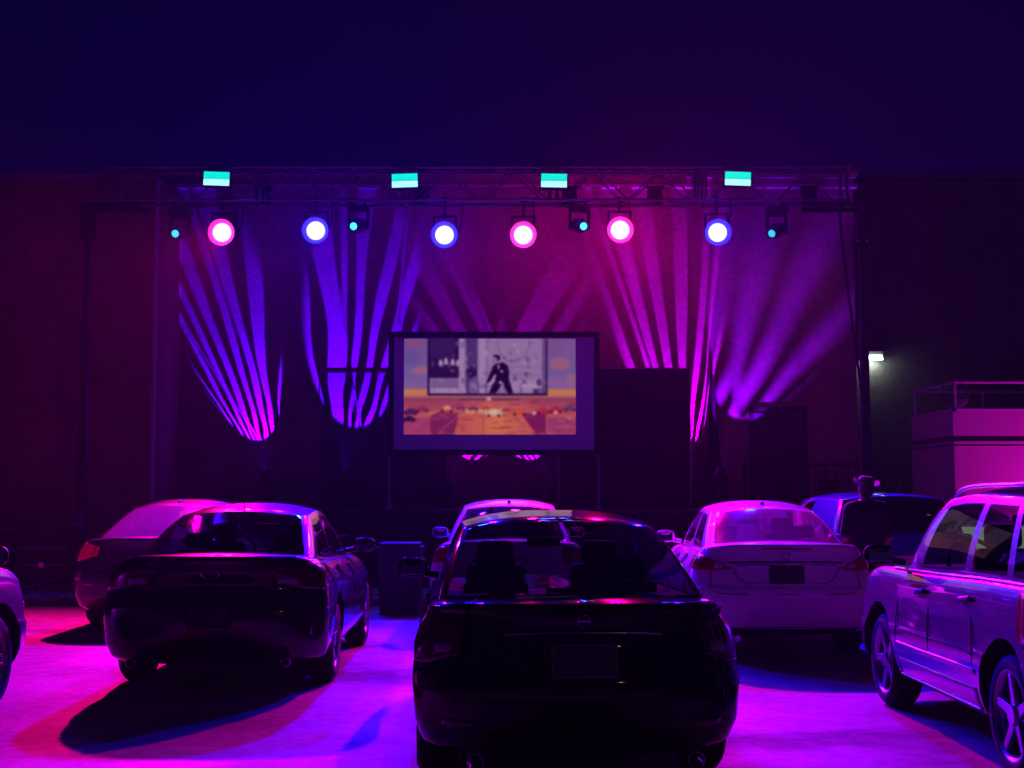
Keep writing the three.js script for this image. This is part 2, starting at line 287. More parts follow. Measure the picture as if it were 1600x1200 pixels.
  blob('#9d90b6', 546, 128, 21, 27, 0.15); x.fillStyle = suit; x.beginPath(); x.ellipse(552, 112, 22, 15, 0.25, PI, 2 * PI); x.fill(); blob(suit, 564, 116, 9, 16, 0.2);
  poly(suit, 528, 165, 552, 150, 590, 142, 618, 160, 628, 200, 622, 250, 590, 258, 552, 250, 524, 230);
  poly(suit, 532, 166, 510, 215, 492, 262, 506, 268, 540, 225); poly('#cfc6e0', 556, 158, 572, 156, 566, 192); poly('#c6bbd8', 540, 212, 552, 220, 530, 262, 500, 280, 496, 270, 520, 250);
  poly(suit, 552, 245, 600, 250, 572, 290, 548, 326, 508, 326, 524, 280); poly(suit, 590, 244, 624, 236, 640, 290, 652, 326, 618, 326, 600, 290);
  blob('#d3cbe4', 584, 196, 10, 7); blob('#b9adcf', 576, 262, 12, 10);
  rect('#1c0838', 140, 328, 716, 12);
  // ledge and toy cars
  rect('#7c3f70', 325, 358, 370, 12); rect('#9a5a80', 330, 352, 360, 6); rect('#e8c8a8', 492, 346, 28, 26);
  const toy = (a, b, w, f, roof) => { blob(f, a, b, w, w * 0.26); blob(roof ?? f, a + w * 0.05, b - w * 0.22, w * 0.5, w * 0.26); blob('#3a0c34', a - w * 0.55, b + w * 0.22, w * 0.16, w * 0.14); blob('#3a0c34', a + w * 0.55, b + w * 0.22, w * 0.16, w * 0.14); };
  rect('#e6c07a', 365, 420, 60, 28); rect('#e6c07a', 440, 420, 150, 26);
  toy(40, 440, 50, '#5a2668'); toy(110, 424, 46, '#a23a5a'); toy(30, 482, 46, '#3a1648'); toy(255, 424, 48, '#d84a50', '#e8cf8c'); toy(340, 416, 30, '#8c3a70'); toy(412, 418, 34, '#94406c'); toy(488, 414, 22, '#d83848'); toy(610, 426, 26, '#b04a5c'); toy(690, 440, 52, '#e06c3c'); toy(830, 432, 46, '#d0344a'); toy(905, 428, 50, '#b83450'); toy(990, 420, 44, '#6a4684');
  toy(535, 448, 54, '#ece2a6', '#f2eec0'); blob('#f4e4d8', 776, 446, 11, 10); blob('#f4e4d8', 905, 440, 10, 10);
  const c2 = document.createElement('canvas'); c2.width = 1024; c2.height = 572; { const y = c2.getContext('2d'); y.drawImage(c, 0, 0); y.filter = 'blur(6px)'; y.globalAlpha = 0.94; y.drawImage(c, 0, 0); y.filter = 'none'; y.globalAlpha = 1; x.clearRect(0, 0, 1024, 572); x.drawImage(c2, 0, 0); x.globalCompositeOperation = 'multiply'; x.fillStyle = '#f0c6da'; x.fillRect(0, 0, 1024, 572); x.globalCompositeOperation = 'source-over'; }
  const im = x.getImageData(0, 0, 1024, 572), d = im.data; let q = 5;      // film grain
  for (let i = 0; i < d.length; i += 4) { q = (q * 1103515245 + 12345) & 0x7fffffff; const k = (q / 0x7fffffff - 0.5) * 14; for (let j = 0; j < 3; j++) d[i + j] = clamp(d[i + j] + k, 0, 255); }
  x.putImageData(im, 0, 0);
  const t = new THREE.CanvasTexture(c); t.colorSpace = THREE.SRGBColorSpace; return t;
}
// ---------------------------------------------------------------- louvred video walls either side of the screen
{
  const rid = dataTex(256, (i, x, y) => { const k = (y % 32) < 14 ? 1 : (y % 32) < 18 ? 0.5 : 0.0, s = (x % 16) < 3 ? 0.55 : 1; return [k * s, k * s, k * s]; }, false, 1);
  const cabLit = new THREE.MeshStandardMaterial({ color: lin(0.13, 0.13, 0.14), roughness: 0.6, bumpMap: rid, bumpScale: 0.012 });  // lighter copy, so the beam stripes show on the left wall
  const cabUnlit = new THREE.MeshStandardMaterial({ color: lin(0.025, 0.025, 0.028), roughness: 0.6, bumpMap: rid, bumpScale: 0.012 });  // same cabinet coloured darker, as no beam lights the right wall
  const W = 2.33, H = 2.46, nx = 4, ny = 4;
  const face = new RoundedBoxGeometry(W / nx - 0.006, H / ny - 0.006, 0.05, 1, 0.004); uvMetresInPlace(face, 1 / 0.32);
  for (const [x, zv, label] of [[-2.375, -25.465, 'dark louvred video wall to the left of the screen, striped by a violet beam'], [2.0, -24.5, 'dark louvred video wall to the right of the screen']]) {
    const v = thing('video_wall', label, 'video wall', [x, 1.3, zv], 0, 'video walls beside the screen');
    for (let i = 0; i < nx; i++) for (let j = 0; j < ny; j++) part('panel_module', face, zv < -25 ? cabLit : cabUnlit, v).position.set((i - nx / 2 + 0.5) * W / nx, (j + 0.5) * H / ny + 0.02, 0);
    for (const sx of [-1, 1]) part('edge_trim', box(0.02, H, 0.054, sx * (W / 2 + 0.011), H / 2 + 0.02, 0), M.alu, v);
    part('leak_backing', box(W - 0.01, H - 0.01, 0.006, 0, H / 2 + 0.02, -0.029), M.blackMetal, v);  // added backing, stops beam light leaking through the module gaps
    part('top_trim', box(W + 0.04, 0.02, 0.056, 0, H + 0.031, 0), M.alu, v);
    for (const sx of [-0.8, 0.8]) part('foot_plate', [box(0.1, 0.02, 0.36, sx, 0.01, 0.16), rod([sx, 0.02, 0.32], [sx, 0.3, 0.03], 0.012)], M.blackMetal, v);
  }
}
function uvMetresInPlace(g, k) { const p = g.attributes.position, uv = g.attributes.uv; for (let i = 0; i < p.count; i++) uv.setXY(i, p.getX(i) * k, p.getY(i) * k); }

// ---------------------------------------------------------------- lighting truss and its lifts
{
  const t = thing('lighting_truss', 'long aluminium box truss carrying the stage lights', 'truss', [0, 0, -22]);
  const x0 = -6.48, x1 = 5.44, yb = 6.26, yt = 6.8, dz = 0.22, n = 5, L = (x1 - x0) / n;
  for (const y of [yb, yt]) for (const z of [-dz, dz]) part('chord', rod([x0, y, z], [x1, y, z], 0.026, 10), M.alu, t);
  for (let i = 0; i <= n; i++) { const x = x0 + L * i; for (const z of [-dz, dz]) { part('upright', rod([x - 0.06 * (i > 0), yb, z], [x - 0.06 * (i > 0), yt, z], 0.022), M.alu, t); if (i > 0 && i < n) part('upright', rod([x + 0.06, yb, z], [x + 0.06, yt, z], 0.022), M.alu, t); } for (const y of [yb, yt]) part('cross_brace', rod([x, y, -dz], [x, y, dz], 0.018), M.alu, t); }
  const brace = (a, b) => part('diagonal_brace', rod(a, b, 0.014, 6), M.alu, t);
  for (let i = 0; i < n; i++) for (let k = 0; k < 4; k++) {
    const a = x0 + L * i + 0.1 + k * (L - 0.2) / 4, b = a + (L - 0.2) / 4, up = k % 2 === 0;
    for (const z of [-dz, dz]) brace([a, up ? yb : yt, z], [b, up ? yt : yb, z]);
    for (const y of [yb, yt]) brace([a, y, up ? -dz : dz], [b, y, up ? dz : -dz]);
  }
  const lift = (x, dir, label) => {
    const m = thing('crank_lift', label, 'lift', [x, 0, -22.0], 0, 'lifts carrying the truss');
    part('mast', box(0.17, 2.3, 0.15, 0, 1.35, 0, 0.01), M.blackMetal, m);
    part('mast', box(0.13, 2.1, 0.12, 0, 3.3, 0.0, 0.01), M.blackMetal, m);
    part('mast', box(0.1, 2.0, 0.09, 0, 5.12, 0, 0.01), M.blackMetal, m);
    part('head_plate', box(0.2, 0.42, 0.16, 0, 5.85, 0, 0.01), M.blackMetal, m);
    for (const z of [-dz, dz]) part('fork', box(0.95, 0.08, 0.06, dir * 0.45, 6.19, z, 0.01), M.blackMetal, m);
    part('fork_bar', box(0.1, 0.1, 0.56, 0, 6.1, 0, 0.01), M.blackMetal, m);
    for (const a of [0.8, 2.35, 3.93, 5.5]) part('leg', [rod([0, 0.3, 0], [Math.cos(a) * 1.05, 0.08, Math.sin(a) * 1.05], 0.04), T(new THREE.CylinderGeometry(0.07, 0.08, 0.06, 12), Math.cos(a) * 1.08, 0.03, Math.sin(a) * 1.08)], M.blackMetal, m);
    part('winch', [T(new THREE.CylinderGeometry(0.1, 0.1, 0.14, 14).rotateZ(PI / 2), 0.0, 1.1, 0.15), rod([0.07, 1.1, 0.15], [0.07, 1.35, 0.2], 0.012)], M.alu, m);
  };
  lift(-6.86, 1, 'dark crank lift mast holding the left end of the truss'); lift(5.66, -1, 'dark crank lift mast holding the right end of the truss');
  const c = thing('power_cable', 'black power cable drooping from the truss beside the right lift', 'cable', [5.2, 0, -21.6]);
  part('cable', tube([[0, 6.2, 0], [0.03, 5.6, 0.02], [0.18, 4.2, 0], [0.36, 2.6, 0], [0.42, 1.6, 0], [0.5, 0.3, 0.05], [0.7, 0.04, 0.1]], 0.022, 50), M.rubber, c);
}
// ---------------------------------------------------------------- par cans, moving heads, strobes, wall washes on the truss
const PINK = [1, 0, 0.26], BLUE = [0.02, 0.0, 1];
function parCan(x, y, col, aim, power, label, half = 50, pen = 1) {
  const o = thing('par_light', label, 'stage light', [x, y, -21.75], 0, 'par lights hung under the truss');
  const at = new V3(x, y, -21.75), q = new THREE.Quaternion().setFromUnitVectors(new V3(0, 0, 1), new V3(0, -0.12, 1).normalize());
  part('can', new THREE.LatheGeometry([[0.02, -0.34], [0.1, -0.33], [0.115, -0.22], [0.15, -0.1], [0.153, -0.012], [0.15, -0.02]].map((p) => new THREE.Vector2(...p)), 28).rotateX(PI / 2).applyQuaternion(q), M.blackMetal, o);
  part('halo_rim', new THREE.LatheGeometry([[0.149, -0.008], [0.165, 0.01], [0.19, 0.038], [0.212, 0.066], [0.216, 0.066], [0.195, 0.03], [0.155, -0.012]].map((p) => new THREE.Vector2(...p)), 32).rotateX(PI / 2).applyQuaternion(q), std([0.26, 0.26, 0.26], 0.6), o);  // added flared rim, catches the lens light as a coloured halo
  part('lamp_lens', new THREE.SphereGeometry(0.6, 28, 6, 0, 2 * PI, 0, 0.252).translate(0, -0.59, 0).rotateX(PI / 2).applyQuaternion(q), glow([col === BLUE ? 1.3 : 60, 1.05, col === BLUE ? 90 : 17], 1), o);
  part('yoke', [box(0.03, 0.34, 0.05, -0.18, 0.14, -0.12), box(0.03, 0.34, 0.05, 0.18, 0.14, -0.12), box(0.39, 0.03, 0.05, 0, 0.32, -0.12)], M.blackMetal, o);
  part('clamp', [rod([0, 0.32, -0.12], [0, 6.28 - y, -0.06], 0.02), T(new THREE.TorusGeometry(0.042, 0.016, 8, 14), 0, 6.26 - y, -0.03)], M.blackMetal, o);
  const sw = rr(0.1, 0.22); part('power_cord', tube([[0, 0.02, -0.34], [0.05 * (x > 0 ? 1 : -1), -0.02, -0.42], [sw, 0.12, -0.4], [sw * 1.3, 6.3 - y - 0.06, -0.3], [sw * 1.1, 6.3 - y + 0.04, -0.24]], 0.011, 24, 6), M.rubber, o);
  const l = new THREE.SpotLight(lin(...col), power, 0, R(half), pen, 2); l.position.set(0, -0.02, 0.1); l.target.position.set(aim[0] - at.x, aim[1] - at.y, aim[2] - at.z);
  l.castShadow = true; l.shadow.radius = 5; o.add(l, l.target);
}
parCan(-4.64, 5.73, PINK, [-6.4, 0.4, -13], 820, 'glowing pink par light at the far left of the truss', 37);
parCan(-3.14, 5.76, BLUE, [-1.6, 0.6, -2], 820, 'glowing blue par light below the left strobe, second par from the left');
parCan(-1.08, 5.69, BLUE, [-2.4, 0.6, -4], 820, 'glowing blue par light above the left half of the screen');
parCan(0.18, 5.69, PINK, [0.4, 0.6, -2], 40, 'glowing pink par light above the middle of the screen');
parCan(1.73, 5.77, PINK, [4.0, 0.6, -6], 700, 'glowing pink par light right of the screen');
parCan(3.29, 5.73, BLUE, [4.2, 0.6, -5], 720, 'glowing blue par light at the far right of the row');

function movingHead(parent, lensAt, dir, up, lensCol, k, lensR = 0.055) {
  // head built round its lens: barrel axis along dir
  const q = new THREE.Quaternion().setFromUnitVectors(new V3(0, 1, 0), dir);
  const put = (g) => g.applyQuaternion(q).translate(...lensAt);
  const h = part('head', put(new THREE.LatheGeometry([[0, -0.36], [0.085, -0.35], [0.115, -0.28], [0.12, -0.16], [0.1, -0.1], [0.088, -0.02], [0.088, 0.012], [0.076, 0.012], [0.074, -0.008]].map((p) => new THREE.Vector2(...p)), 24)), M.blackPlastic, parent);
  part('lamp_lens', put(new THREE.SphereGeometry(lensR, 18, 10, 0, 2 * PI, 0, PI / 2).scale(1, 0.3, 1).translate(0, -0.012, 0)), glow(lensCol, k), h);
  return new V3(...lensAt).addScaledVector(dir, -0.2);
}
function yoke(parent, c, baseY, sgn) {
  part('yoke', [box(0.045, 0.3, 0.1, c.x - 0.15, c.y - sgn * 0.09, c.z, 0.012), box(0.045, 0.3, 0.1, c.x + 0.15, c.y - sgn * 0.09, c.z, 0.012), box(0.34, 0.05, 0.13, c.x, c.y - sgn * 0.25, c.z, 0.012)], M.blackPlastic, parent);
  const top = c.y - sgn * 0.275, h = Math.abs(top - baseY);
  part('base', box(0.36, h, 0.3, c.x, (top + baseY) / 2, c.z, 0.02), M.blackPlastic, parent);
}
for (const [x, y, dx, dy, k, label] of [[-5.39, 5.71, -0.15, -0.3, 0.9, 'black moving head light at the left end of the truss'], [-2.54, 5.83, -0.35, -0.25, 1.6, 'black moving head light left of the screen, next to a blue par'], [1.15, 5.83, 0.35, -0.25, 1.6, 'black moving head light between the two right pink pars'], [4.15, 5.71, -0.75, -0.55, 0.7, 'black moving head light at the right end of the truss, tilted left']]) {
  const o = thing('moving_head', label, 'stage light', [x, y, -21.75], 0, 'moving heads hung under the truss');
  const dir = new V3(dx, dy, 1).normalize(), c = movingHead(o, [0, 0, 0], dir, 1, [0.05, 0.55, 1], k * 1.6, 0.06);
  yoke(o, new V3(c.x, c.y, c.z), 6.16 - y, -1);
  part('clamp', [rod([c.x - 0.1, 6.16 - y, c.z], [c.x - 0.1, 6.3 - y, c.z], 0.018), rod([c.x + 0.1, 6.16 - y, c.z], [c.x + 0.1, 6.3 - y, c.z], 0.018)], M.blackMetal, o);
}
for (const [x, y, roll, label] of [[-4.71, 6.57, -2, 'teal lit strobe on the truss above the far left pink par'], [-1.71, 6.54, 2, 'teal lit strobe on the truss left of the screen'], [0.67, 6.54, -1, 'teal lit strobe on the truss above the right half of the screen'], [3.6, 6.57, -2, 'teal lit strobe on the truss above the far right blue par']]) {
  const o = thing('strobe_light', label, 'stage light', [x, y, -21.6], 0, 'strobes on the truss');
  o.rotation.z = R(roll);
  part('housing', [box(0.44, 0.26, 0.14, 0, 0, -0.08, 0.012), rod([-0.16, 0, -0.1], [-0.16, 0, -0.38], 0.02), rod([0.16, 0, -0.1], [0.16, 0, -0.38], 0.02)], M.blackMetal, o);
  part('lamp_panel', box(0.41, 0.115, 0.012, 0, 0.055, -0.006, 0.004), glow([0.0, 0.72, 0.6], 1.2), o, 'teal upper panel of the strobe');
  part('lamp_panel', box(0.41, 0.1, 0.014, 0, -0.058, -0.006, 0.004), glow([0.42, 1, 1], 1.15), o, 'white hot lower panel of the strobe');
  const l = new THREE.RectAreaLight(lin(0.01, 0.03, 1), 360, 0.4, 0.22); l.position.set(0, 0, 0.02); o.add(l); o.updateMatrixWorld(true); l.lookAt(new V3(x, y - 1.1, -21.6 + 1));
}
// small washes on the back of the truss, turned to the wall; far right one added to lift it
for (const [x, col, p, ax, label, ay = 6.0] of [[-4.1, [0.16, 0, 1], 4.8, -4.6, 'small black wash light on the truss back, far left, violet on the wall'], [-1.5, [0.2, 0, 1], 5.4, -2.0, 'small black wash light on the truss back, left of centre, violet on the wall'], [0.95, [1, 0, 0.55], 12, 0.6, 'small black wash light on the truss back above the screen, magenta on the wall'], [2.35, [1, 0, 0.5], 12, 2.2, 'small black wash light on the truss back, behind the right pink par'], [4.9, [1, 0.05, 0.55], 5, 5.1, 'small black wash light added on the truss back, far right, to lift the dim wall by the dock door', 3.2]]) {
  const o = thing('wash_light', label, 'stage light', [x, 6.42, -22.36], 0, 'wall washes on the back of the truss');
  part('housing', [box(0.24, 0.3, 0.12, 0, 0, 0, 0.015), box(0.3, 0.03, 0.1, 0, 0.17, 0.04)], M.blackMetal, o);
  part('lamp_panel', box(0.2, 0.24, 0.01, 0, 0, -0.064, 0.003), glow(col, 1.5), o);
  const l = new THREE.SpotLight(lin(...col), p, 0, R(56), 1, 2); l.position.set(0, 0, -0.085); l.target.position.set(ax - x, ay - 6.42, -3.1); l.castShadow = true; l.shadow.radius = 5; o.add(l, l.target);
}
// ---------------------------------------------------------------- floor moving heads with striped pattern plates, throwing claws of light up the wall
function goboPlate(radius, slits, phase, wav) {
  const pos = [], idx = [], N = 26;
  const quad = (ea, eb) => { const s = pos.length / 3; for (let i = 0; i <= N; i++) { const v = -1.15 + 2.3 * i / N; pos.push(ea(v) * radius, v * radius, 0, eb(v) * radius, v * radius, 0); if (i) { const k = s + i * 2; idx.push(k - 2, k - 1, k, k, k - 1, k + 1); } } };
  const edge = (u, k) => (v) => u + wav * (0.05 * Math.sin(2.6 * v + phase + k * 1.7) + 0.022 * Math.sin(6.5 * v + k * 2.9 + phase));
  let last = (v) => -1.3;
  slits.forEach(([a, b], k) => { quad(last, edge(a, k)); last = edge(b, k + 0.35); });
  quad(last, () => 1.3);
  const g = new THREE.BufferGeometry(); g.setAttribute('position', new THREE.Float32BufferAttribute(pos, 3)); g.setIndex(idx); g.computeVertexNormals(); return g;
}
const slitsA = [[-0.93, -0.88], [-0.62, -0.44], [-0.30, -0.13], [-0.02, 0.09], [0.19, 0.30], [0.38, 0.45], [0.53, 0.60], [0.68, 0.73], [0.81, 0.85], [0.91, 0.95]];
const slitsB = [[-0.92, -0.86], [-0.74, -0.62], [-0.5, -0.4], [-0.27, -0.17], [-0.06, 0.04], [0.14, 0.21], [0.32, 0.62], [0.78, 0.93]];
const slitsC = [[-0.92, -0.86], [-0.72, -0.64], [-0.5, -0.4], [-0.28, -0.16], [-0.04, 0.1], [0.22, 0.36], [0.46, 0.54], [0.66, 0.78], [0.86, 0.92]];
const slitsD = [[-0.85, -0.78], [-0.6, -0.48], [-0.3, -0.1], [0.05, 0.32], [0.5, 0.58], [0.7, 0.8]];
function floorHead([x, y, z], aim, half, col, power, slits, phase, wav, label, soft = 0.02) {
  const o = thing('floor_moving_head', label, 'stage light', [x, 1.3, z], 0, 'moving heads standing on the stage deck');
  const at = new V3(x, y, z), dir = new V3(...aim).sub(at).normalize(), local = [0, y - 1.3, 0];
  const c = movingHead(o, local, dir, -1, col, 0.6, 0.02);
  yoke(o, c, 0, 1);
  const side = new V3().crossVectors(dir, new V3(0, 0, -1)).normalize(), up = new V3().crossVectors(side, dir).normalize();
  const m = new THREE.Matrix4().makeBasis(side, up, dir.clone());
  const dist = 0.06, plate = part('pattern_plate', goboPlate(dist * Math.tan(R(half)), slits, phase, wav).applyMatrix4(m).translate(...new V3(...local).addScaledVector(dir, dist + 0.016).toArray()), M.blackMetal, o);
  const l = new THREE.SpotLight(lin(...col), power, 0, R(half), 0.12, 2); l.position.set(...new V3(...local).addScaledVector(dir, 0.016).toArray()); l.target.position.copy(l.position).add(dir); l.castShadow = true; l.shadow.radius = soft; o.add(l, l.target);
}
floorHead([-4.42, 1.92, -24.75], [-4.86, 3.3, -25.5], 22, [0.09, 0, 1], 340, slitsA, 0.3, 1, 'floor moving head at the left of the stage throwing violet stripes up the wall');
floorHead([-2.95, 1.9, -24.2], [-2.87, 3.7, -25.4], 22, [0.09, 0, 1], 360, slitsB, 1.3, 1.6, 'floor moving head before the left video wall');
floorHead([-1.12, 1.76, -24.9], [-0.55, 2.75, -25.5], 22, [0.45, 0, 0.9], 170, slitsD, 2.2, 1.2, 'floor moving head behind the left half of the screen');
floorHead([0.74, 1.76, -24.9], [0.15, 2.75, -25.5], 22, [0.3, 0, 0.95], 170, slitsC, 0.7, 1.2, 'floor moving head behind the right half of the screen');
floorHead([3.22, 1.75, -24.95], [3.08, 2.95, -25.5], 24, [0.5, 0, 1], 340, slitsC, 1.9, 1, 'floor moving head beside the right video wall throwing magenta stripes');
floorHead([3.76, 2.0, -24.7], [4.95, 5.1, -25.62], 27, [0.25, 0, 1], 170, slitsD, 3.0, 3, 'floor moving head at the right end of the stage, aimed up to the right', 0.16);
// ---------------------------------------------------------------- folded parasol on stage, bins, cases
{
  const o = thing('folded_parasol', 'tall folded dark parasol standing at the right end of the stage', 'parasol', [3.68, 1.3, -25.27]);
  const pts = []; for (let i = 0; i <= 20; i++) { const t = i / 20; pts.push(new THREE.Vector2(0.012 + 0.15 * Math.pow(t, 0.8) * (1 - 0.12 * smooth(clamp((t - 0.8) / 0.2, 0, 1))), 2.52 - 2.1 * t)); }
  const g = new THREE.LatheGeometry(pts, 40), p = g.attributes.position;
  for (let i = 0; i < p.count; i++) { const a = Math.atan2(p.getZ(i), p.getX(i)), k = 1 + 0.14 * Math.sin(a * 8 + p.getY(i)); p.setX(i, p.getX(i) * k); p.setZ(i, p.getZ(i) * k); }
  g.computeVertexNormals(); part('folded_canopy', g, M.blackCloth, o);
  part('pole', rod([0, 0.05, 0], [0, 2.6, 0], 0.02), M.blackMetal, o); part('base', [cyl(0.2, 0.23, 0.06, 24, 0, 0.03, 0), cyl(0.04, 0.05, 0.2, 12, 0, 0.15, 0)], M.blackMetal, o);

  const t = thing('trash_bin', 'square dark trash bin standing on the lot between the parked cars', 'bin', [-1.47, 0, -18.3]);
  const s = new THREE.CylinderGeometry(0.4, 0.35, 0.82, 4, 1).rotateY(PI / 4); part('body', T(toCreasedNormals(s, 0.5), 0, 0.43, 0), std([0.035, 0.026, 0.03], 0.75), t);
  part('rim', box(0.6, 0.05, 0.6, 0, 0.86, 0, 0.015), std([0.04, 0.035, 0.038], 0.6), t); part('lid', box(0.54, 0.05, 0.54, 0, 0.905, 0, 0.02), std([0.035, 0.03, 0.033], 0.6), t);
  for (const x of [-0.15, 0, 0.15]) part('rib', box(0.03, 0.7, 0.02, x, 0.44, 0.268).rotateX(R(-2)), std([0.035, 0.026, 0.03], 0.75), t);
  part('base', box(0.5, 0.03, 0.5, 0, 0.015, 0), M.rubber, t);

  const road = (x, z, w, h, d, label) => {
    const c = thing('road_case', label, 'case', [x, 0, z], rr(-0.1, 0.1), 'black road cases by the stage');
    part('shell', box(w, h, d, 0, h / 2 + 0.1, 0, 0.02), M.blackPlastic, c);
    for (const y of [0.12, h * 0.72, h + 0.09]) part('edge_trim', box(w + 0.015, 0.025, d + 0.015, 0, y, 0), M.alu, c);
    for (const sx of [-1, 1]) for (const sz of [-1, 1]) part('caster', T(new THREE.CylinderGeometry(0.05, 0.05, 0.035, 12).rotateZ(PI / 2), sx * (w / 2 - 0.1), 0.05, sz * (d / 2 - 0.1)), M.rubber, c);
    part('catch', box(0.08, 0.08, 0.02, 0, h * 0.72, d / 2 + 0.01), M.chrome, c);
  };
  road(-7.45, -22.15, 0.8, 0.62, 0.6, 'long black road case by the wall at the far left'); road(-6.1, -21.6, 0.6, 0.75, 0.55, 'black road case below the left end of the truss'); road(-8.4, -22.4, 0.7, 0.9, 0.55, 'upright black road case against the annex wall'); road(-3.2, -22.1, 1.1, 0.8, 0.6, 'wide black road case in front of the stage skirt'); road(1.4, -22.1, 0.9, 0.85, 0.6, 'black road case before the right half of the stage');
  const br = thing('beacon_stand', 'thin stand with a tiny white lamp in front of the stage', 'lamp', [-0.16, 0, -22.2]);
  part('pole', [rod([0, 0.02, 0], [0, 1.42, 0], 0.012), cyl(0.12, 0.14, 0.03, 16, 0, 0.015, 0)], M.blackMetal, br); part('lamp_bulb', T(new THREE.SphereGeometry(0.026, 14, 10), 0, 1.445, 0), glow([1, 0.9, 1], 1.6), br);

  const sl = thing('street_lamp', 'warm parking lot lamp on a tall pole behind the viewer', 'street lamp', [7.5, 0, 9]);
  part('pole', cyl(0.06, 0.1, 6.4, 14, 0, 3.2, 0), M.blackMetal, sl); part('arm', rod([0, 6.35, 0], [-1.0, 6.5, -0.2], 0.04), M.blackMetal, sl); part('head', box(0.6, 0.12, 0.26, -1.2, 6.52, -0.2, 0.03), M.blackMetal, sl);
  part('lamp_lens', box(0.5, 0.03, 0.2, -1.2, 6.446, -0.2, 0.01), glow([1, 0.72, 0.36], 10), sl);
  const l = new THREE.SpotLight(lin(1, 0.66, 0.3), 4, 0, R(80), 0.6, 2); l.position.set(-1.2, 6.4, -0.2); l.target.position.set(-3.5, 1.5, -12); l.castShadow = true; l.shadow.radius = 8; sl.add(l, l.target);
}
// ---------------------------------------------------------------- cars: a shell of stacked plan outlines, split into body, pillars and windows
// local axes: rear bumper at z = 0, nose at z = -L, x to the right, ground at y = 0
const spow = (v, p) => Math.sign(v) * Math.pow(Math.abs(v), p);
function gridNormals(rows) {             // rows of closed rings of Vector3
  const nr = rows.length, nc = rows[0].length, N = rows.map((r) => r.map(() => new V3())), a = new V3(), b = new V3();
  for (let i = 0; i < nr - 1; i++) for (let j = 0; j < nc; j++) {
    const k = (j + 1) % nc, p = rows[i][j], q = rows[i][k], r = rows[i + 1][k], s = rows[i + 1][j];
    a.subVectors(r, p); b.subVectors(s, q); const n = a.cross(b);
    for (const [y, x] of [[i, j], [i, k], [i + 1, k], [i + 1, j]]) N[y][x].add(n);
  }
  for (const r of N) for (const n of r) n.normalize();
  return N;
}
function gridGeometry(rows, N, keep, offset = 0) {
  const nc = rows[0].length, map = new Map(), pos = [], nor = [], uv = [], idx = [];
  const v = (i, j) => { const key = i * nc + j; if (!map.has(key)) { map.set(key, pos.length / 3); const p = rows[i][j], n = N[i][j]; pos.push(p.x + n.x * offset, p.y + n.y * offset, p.z + n.z * offset); nor.push(n.x, n.y, n.z); uv.push(p.z, p.y); } return map.get(key); };
  for (let i = 0; i < rows.length - 1; i++) for (let j = 0; j < nc; j++) if (keep(i, j)) { const k = (j + 1) % nc, a = v(i, j), b = v(i, k), c = v(i + 1, k), d = v(i + 1, j); idx.push(a, b, c, a, c, d); }
  const g = new THREE.BufferGeometry();
  g.setAttribute('position', new THREE.Float32BufferAttribute(pos, 3)); g.setAttribute('normal', new THREE.Float32BufferAttribute(nor, 3)); g.setAttribute('uv', new THREE.Float32BufferAttribute(uv, 2)); g.setIndex(idx);
  return g;
}
// half outline, c from 0 (rear middle) over 1 (rear corner) and 2 (front corner) to 3 (front middle)
function planPoint(c, w, zr, zf, er, ef, n) {
  if (c <= 1) { const a = (1 - c) * PI / 2; return [w * spow(Math.cos(a), 2 / n), zr - er + er * spow(Math.sin(a), 2 / n)]; }
  if (c < 2) return [w, lerp(zr - er, zf + ef, c - 1)];
  const a = (c - 2) * PI / 2; return [w * spow(Math.cos(a), 2 / n), zf + ef - ef * spow(Math.sin(a), 2 / n)];
}
const piece = (pts, z) => { if (z <= pts[0][0]) return pts[0][1]; for (let i = 1; i < pts.length; i++) if (z <= pts[i][0]) return lerp(pts[i - 1][1], pts[i][1], smooth((z - pts[i - 1][0]) / (pts[i][0] - pts[i - 1][0]))); return pts[pts.length - 1][1]; };
const evaluator = new Evaluator(); evaluator.useGroups = true;
const wheelCache = {};
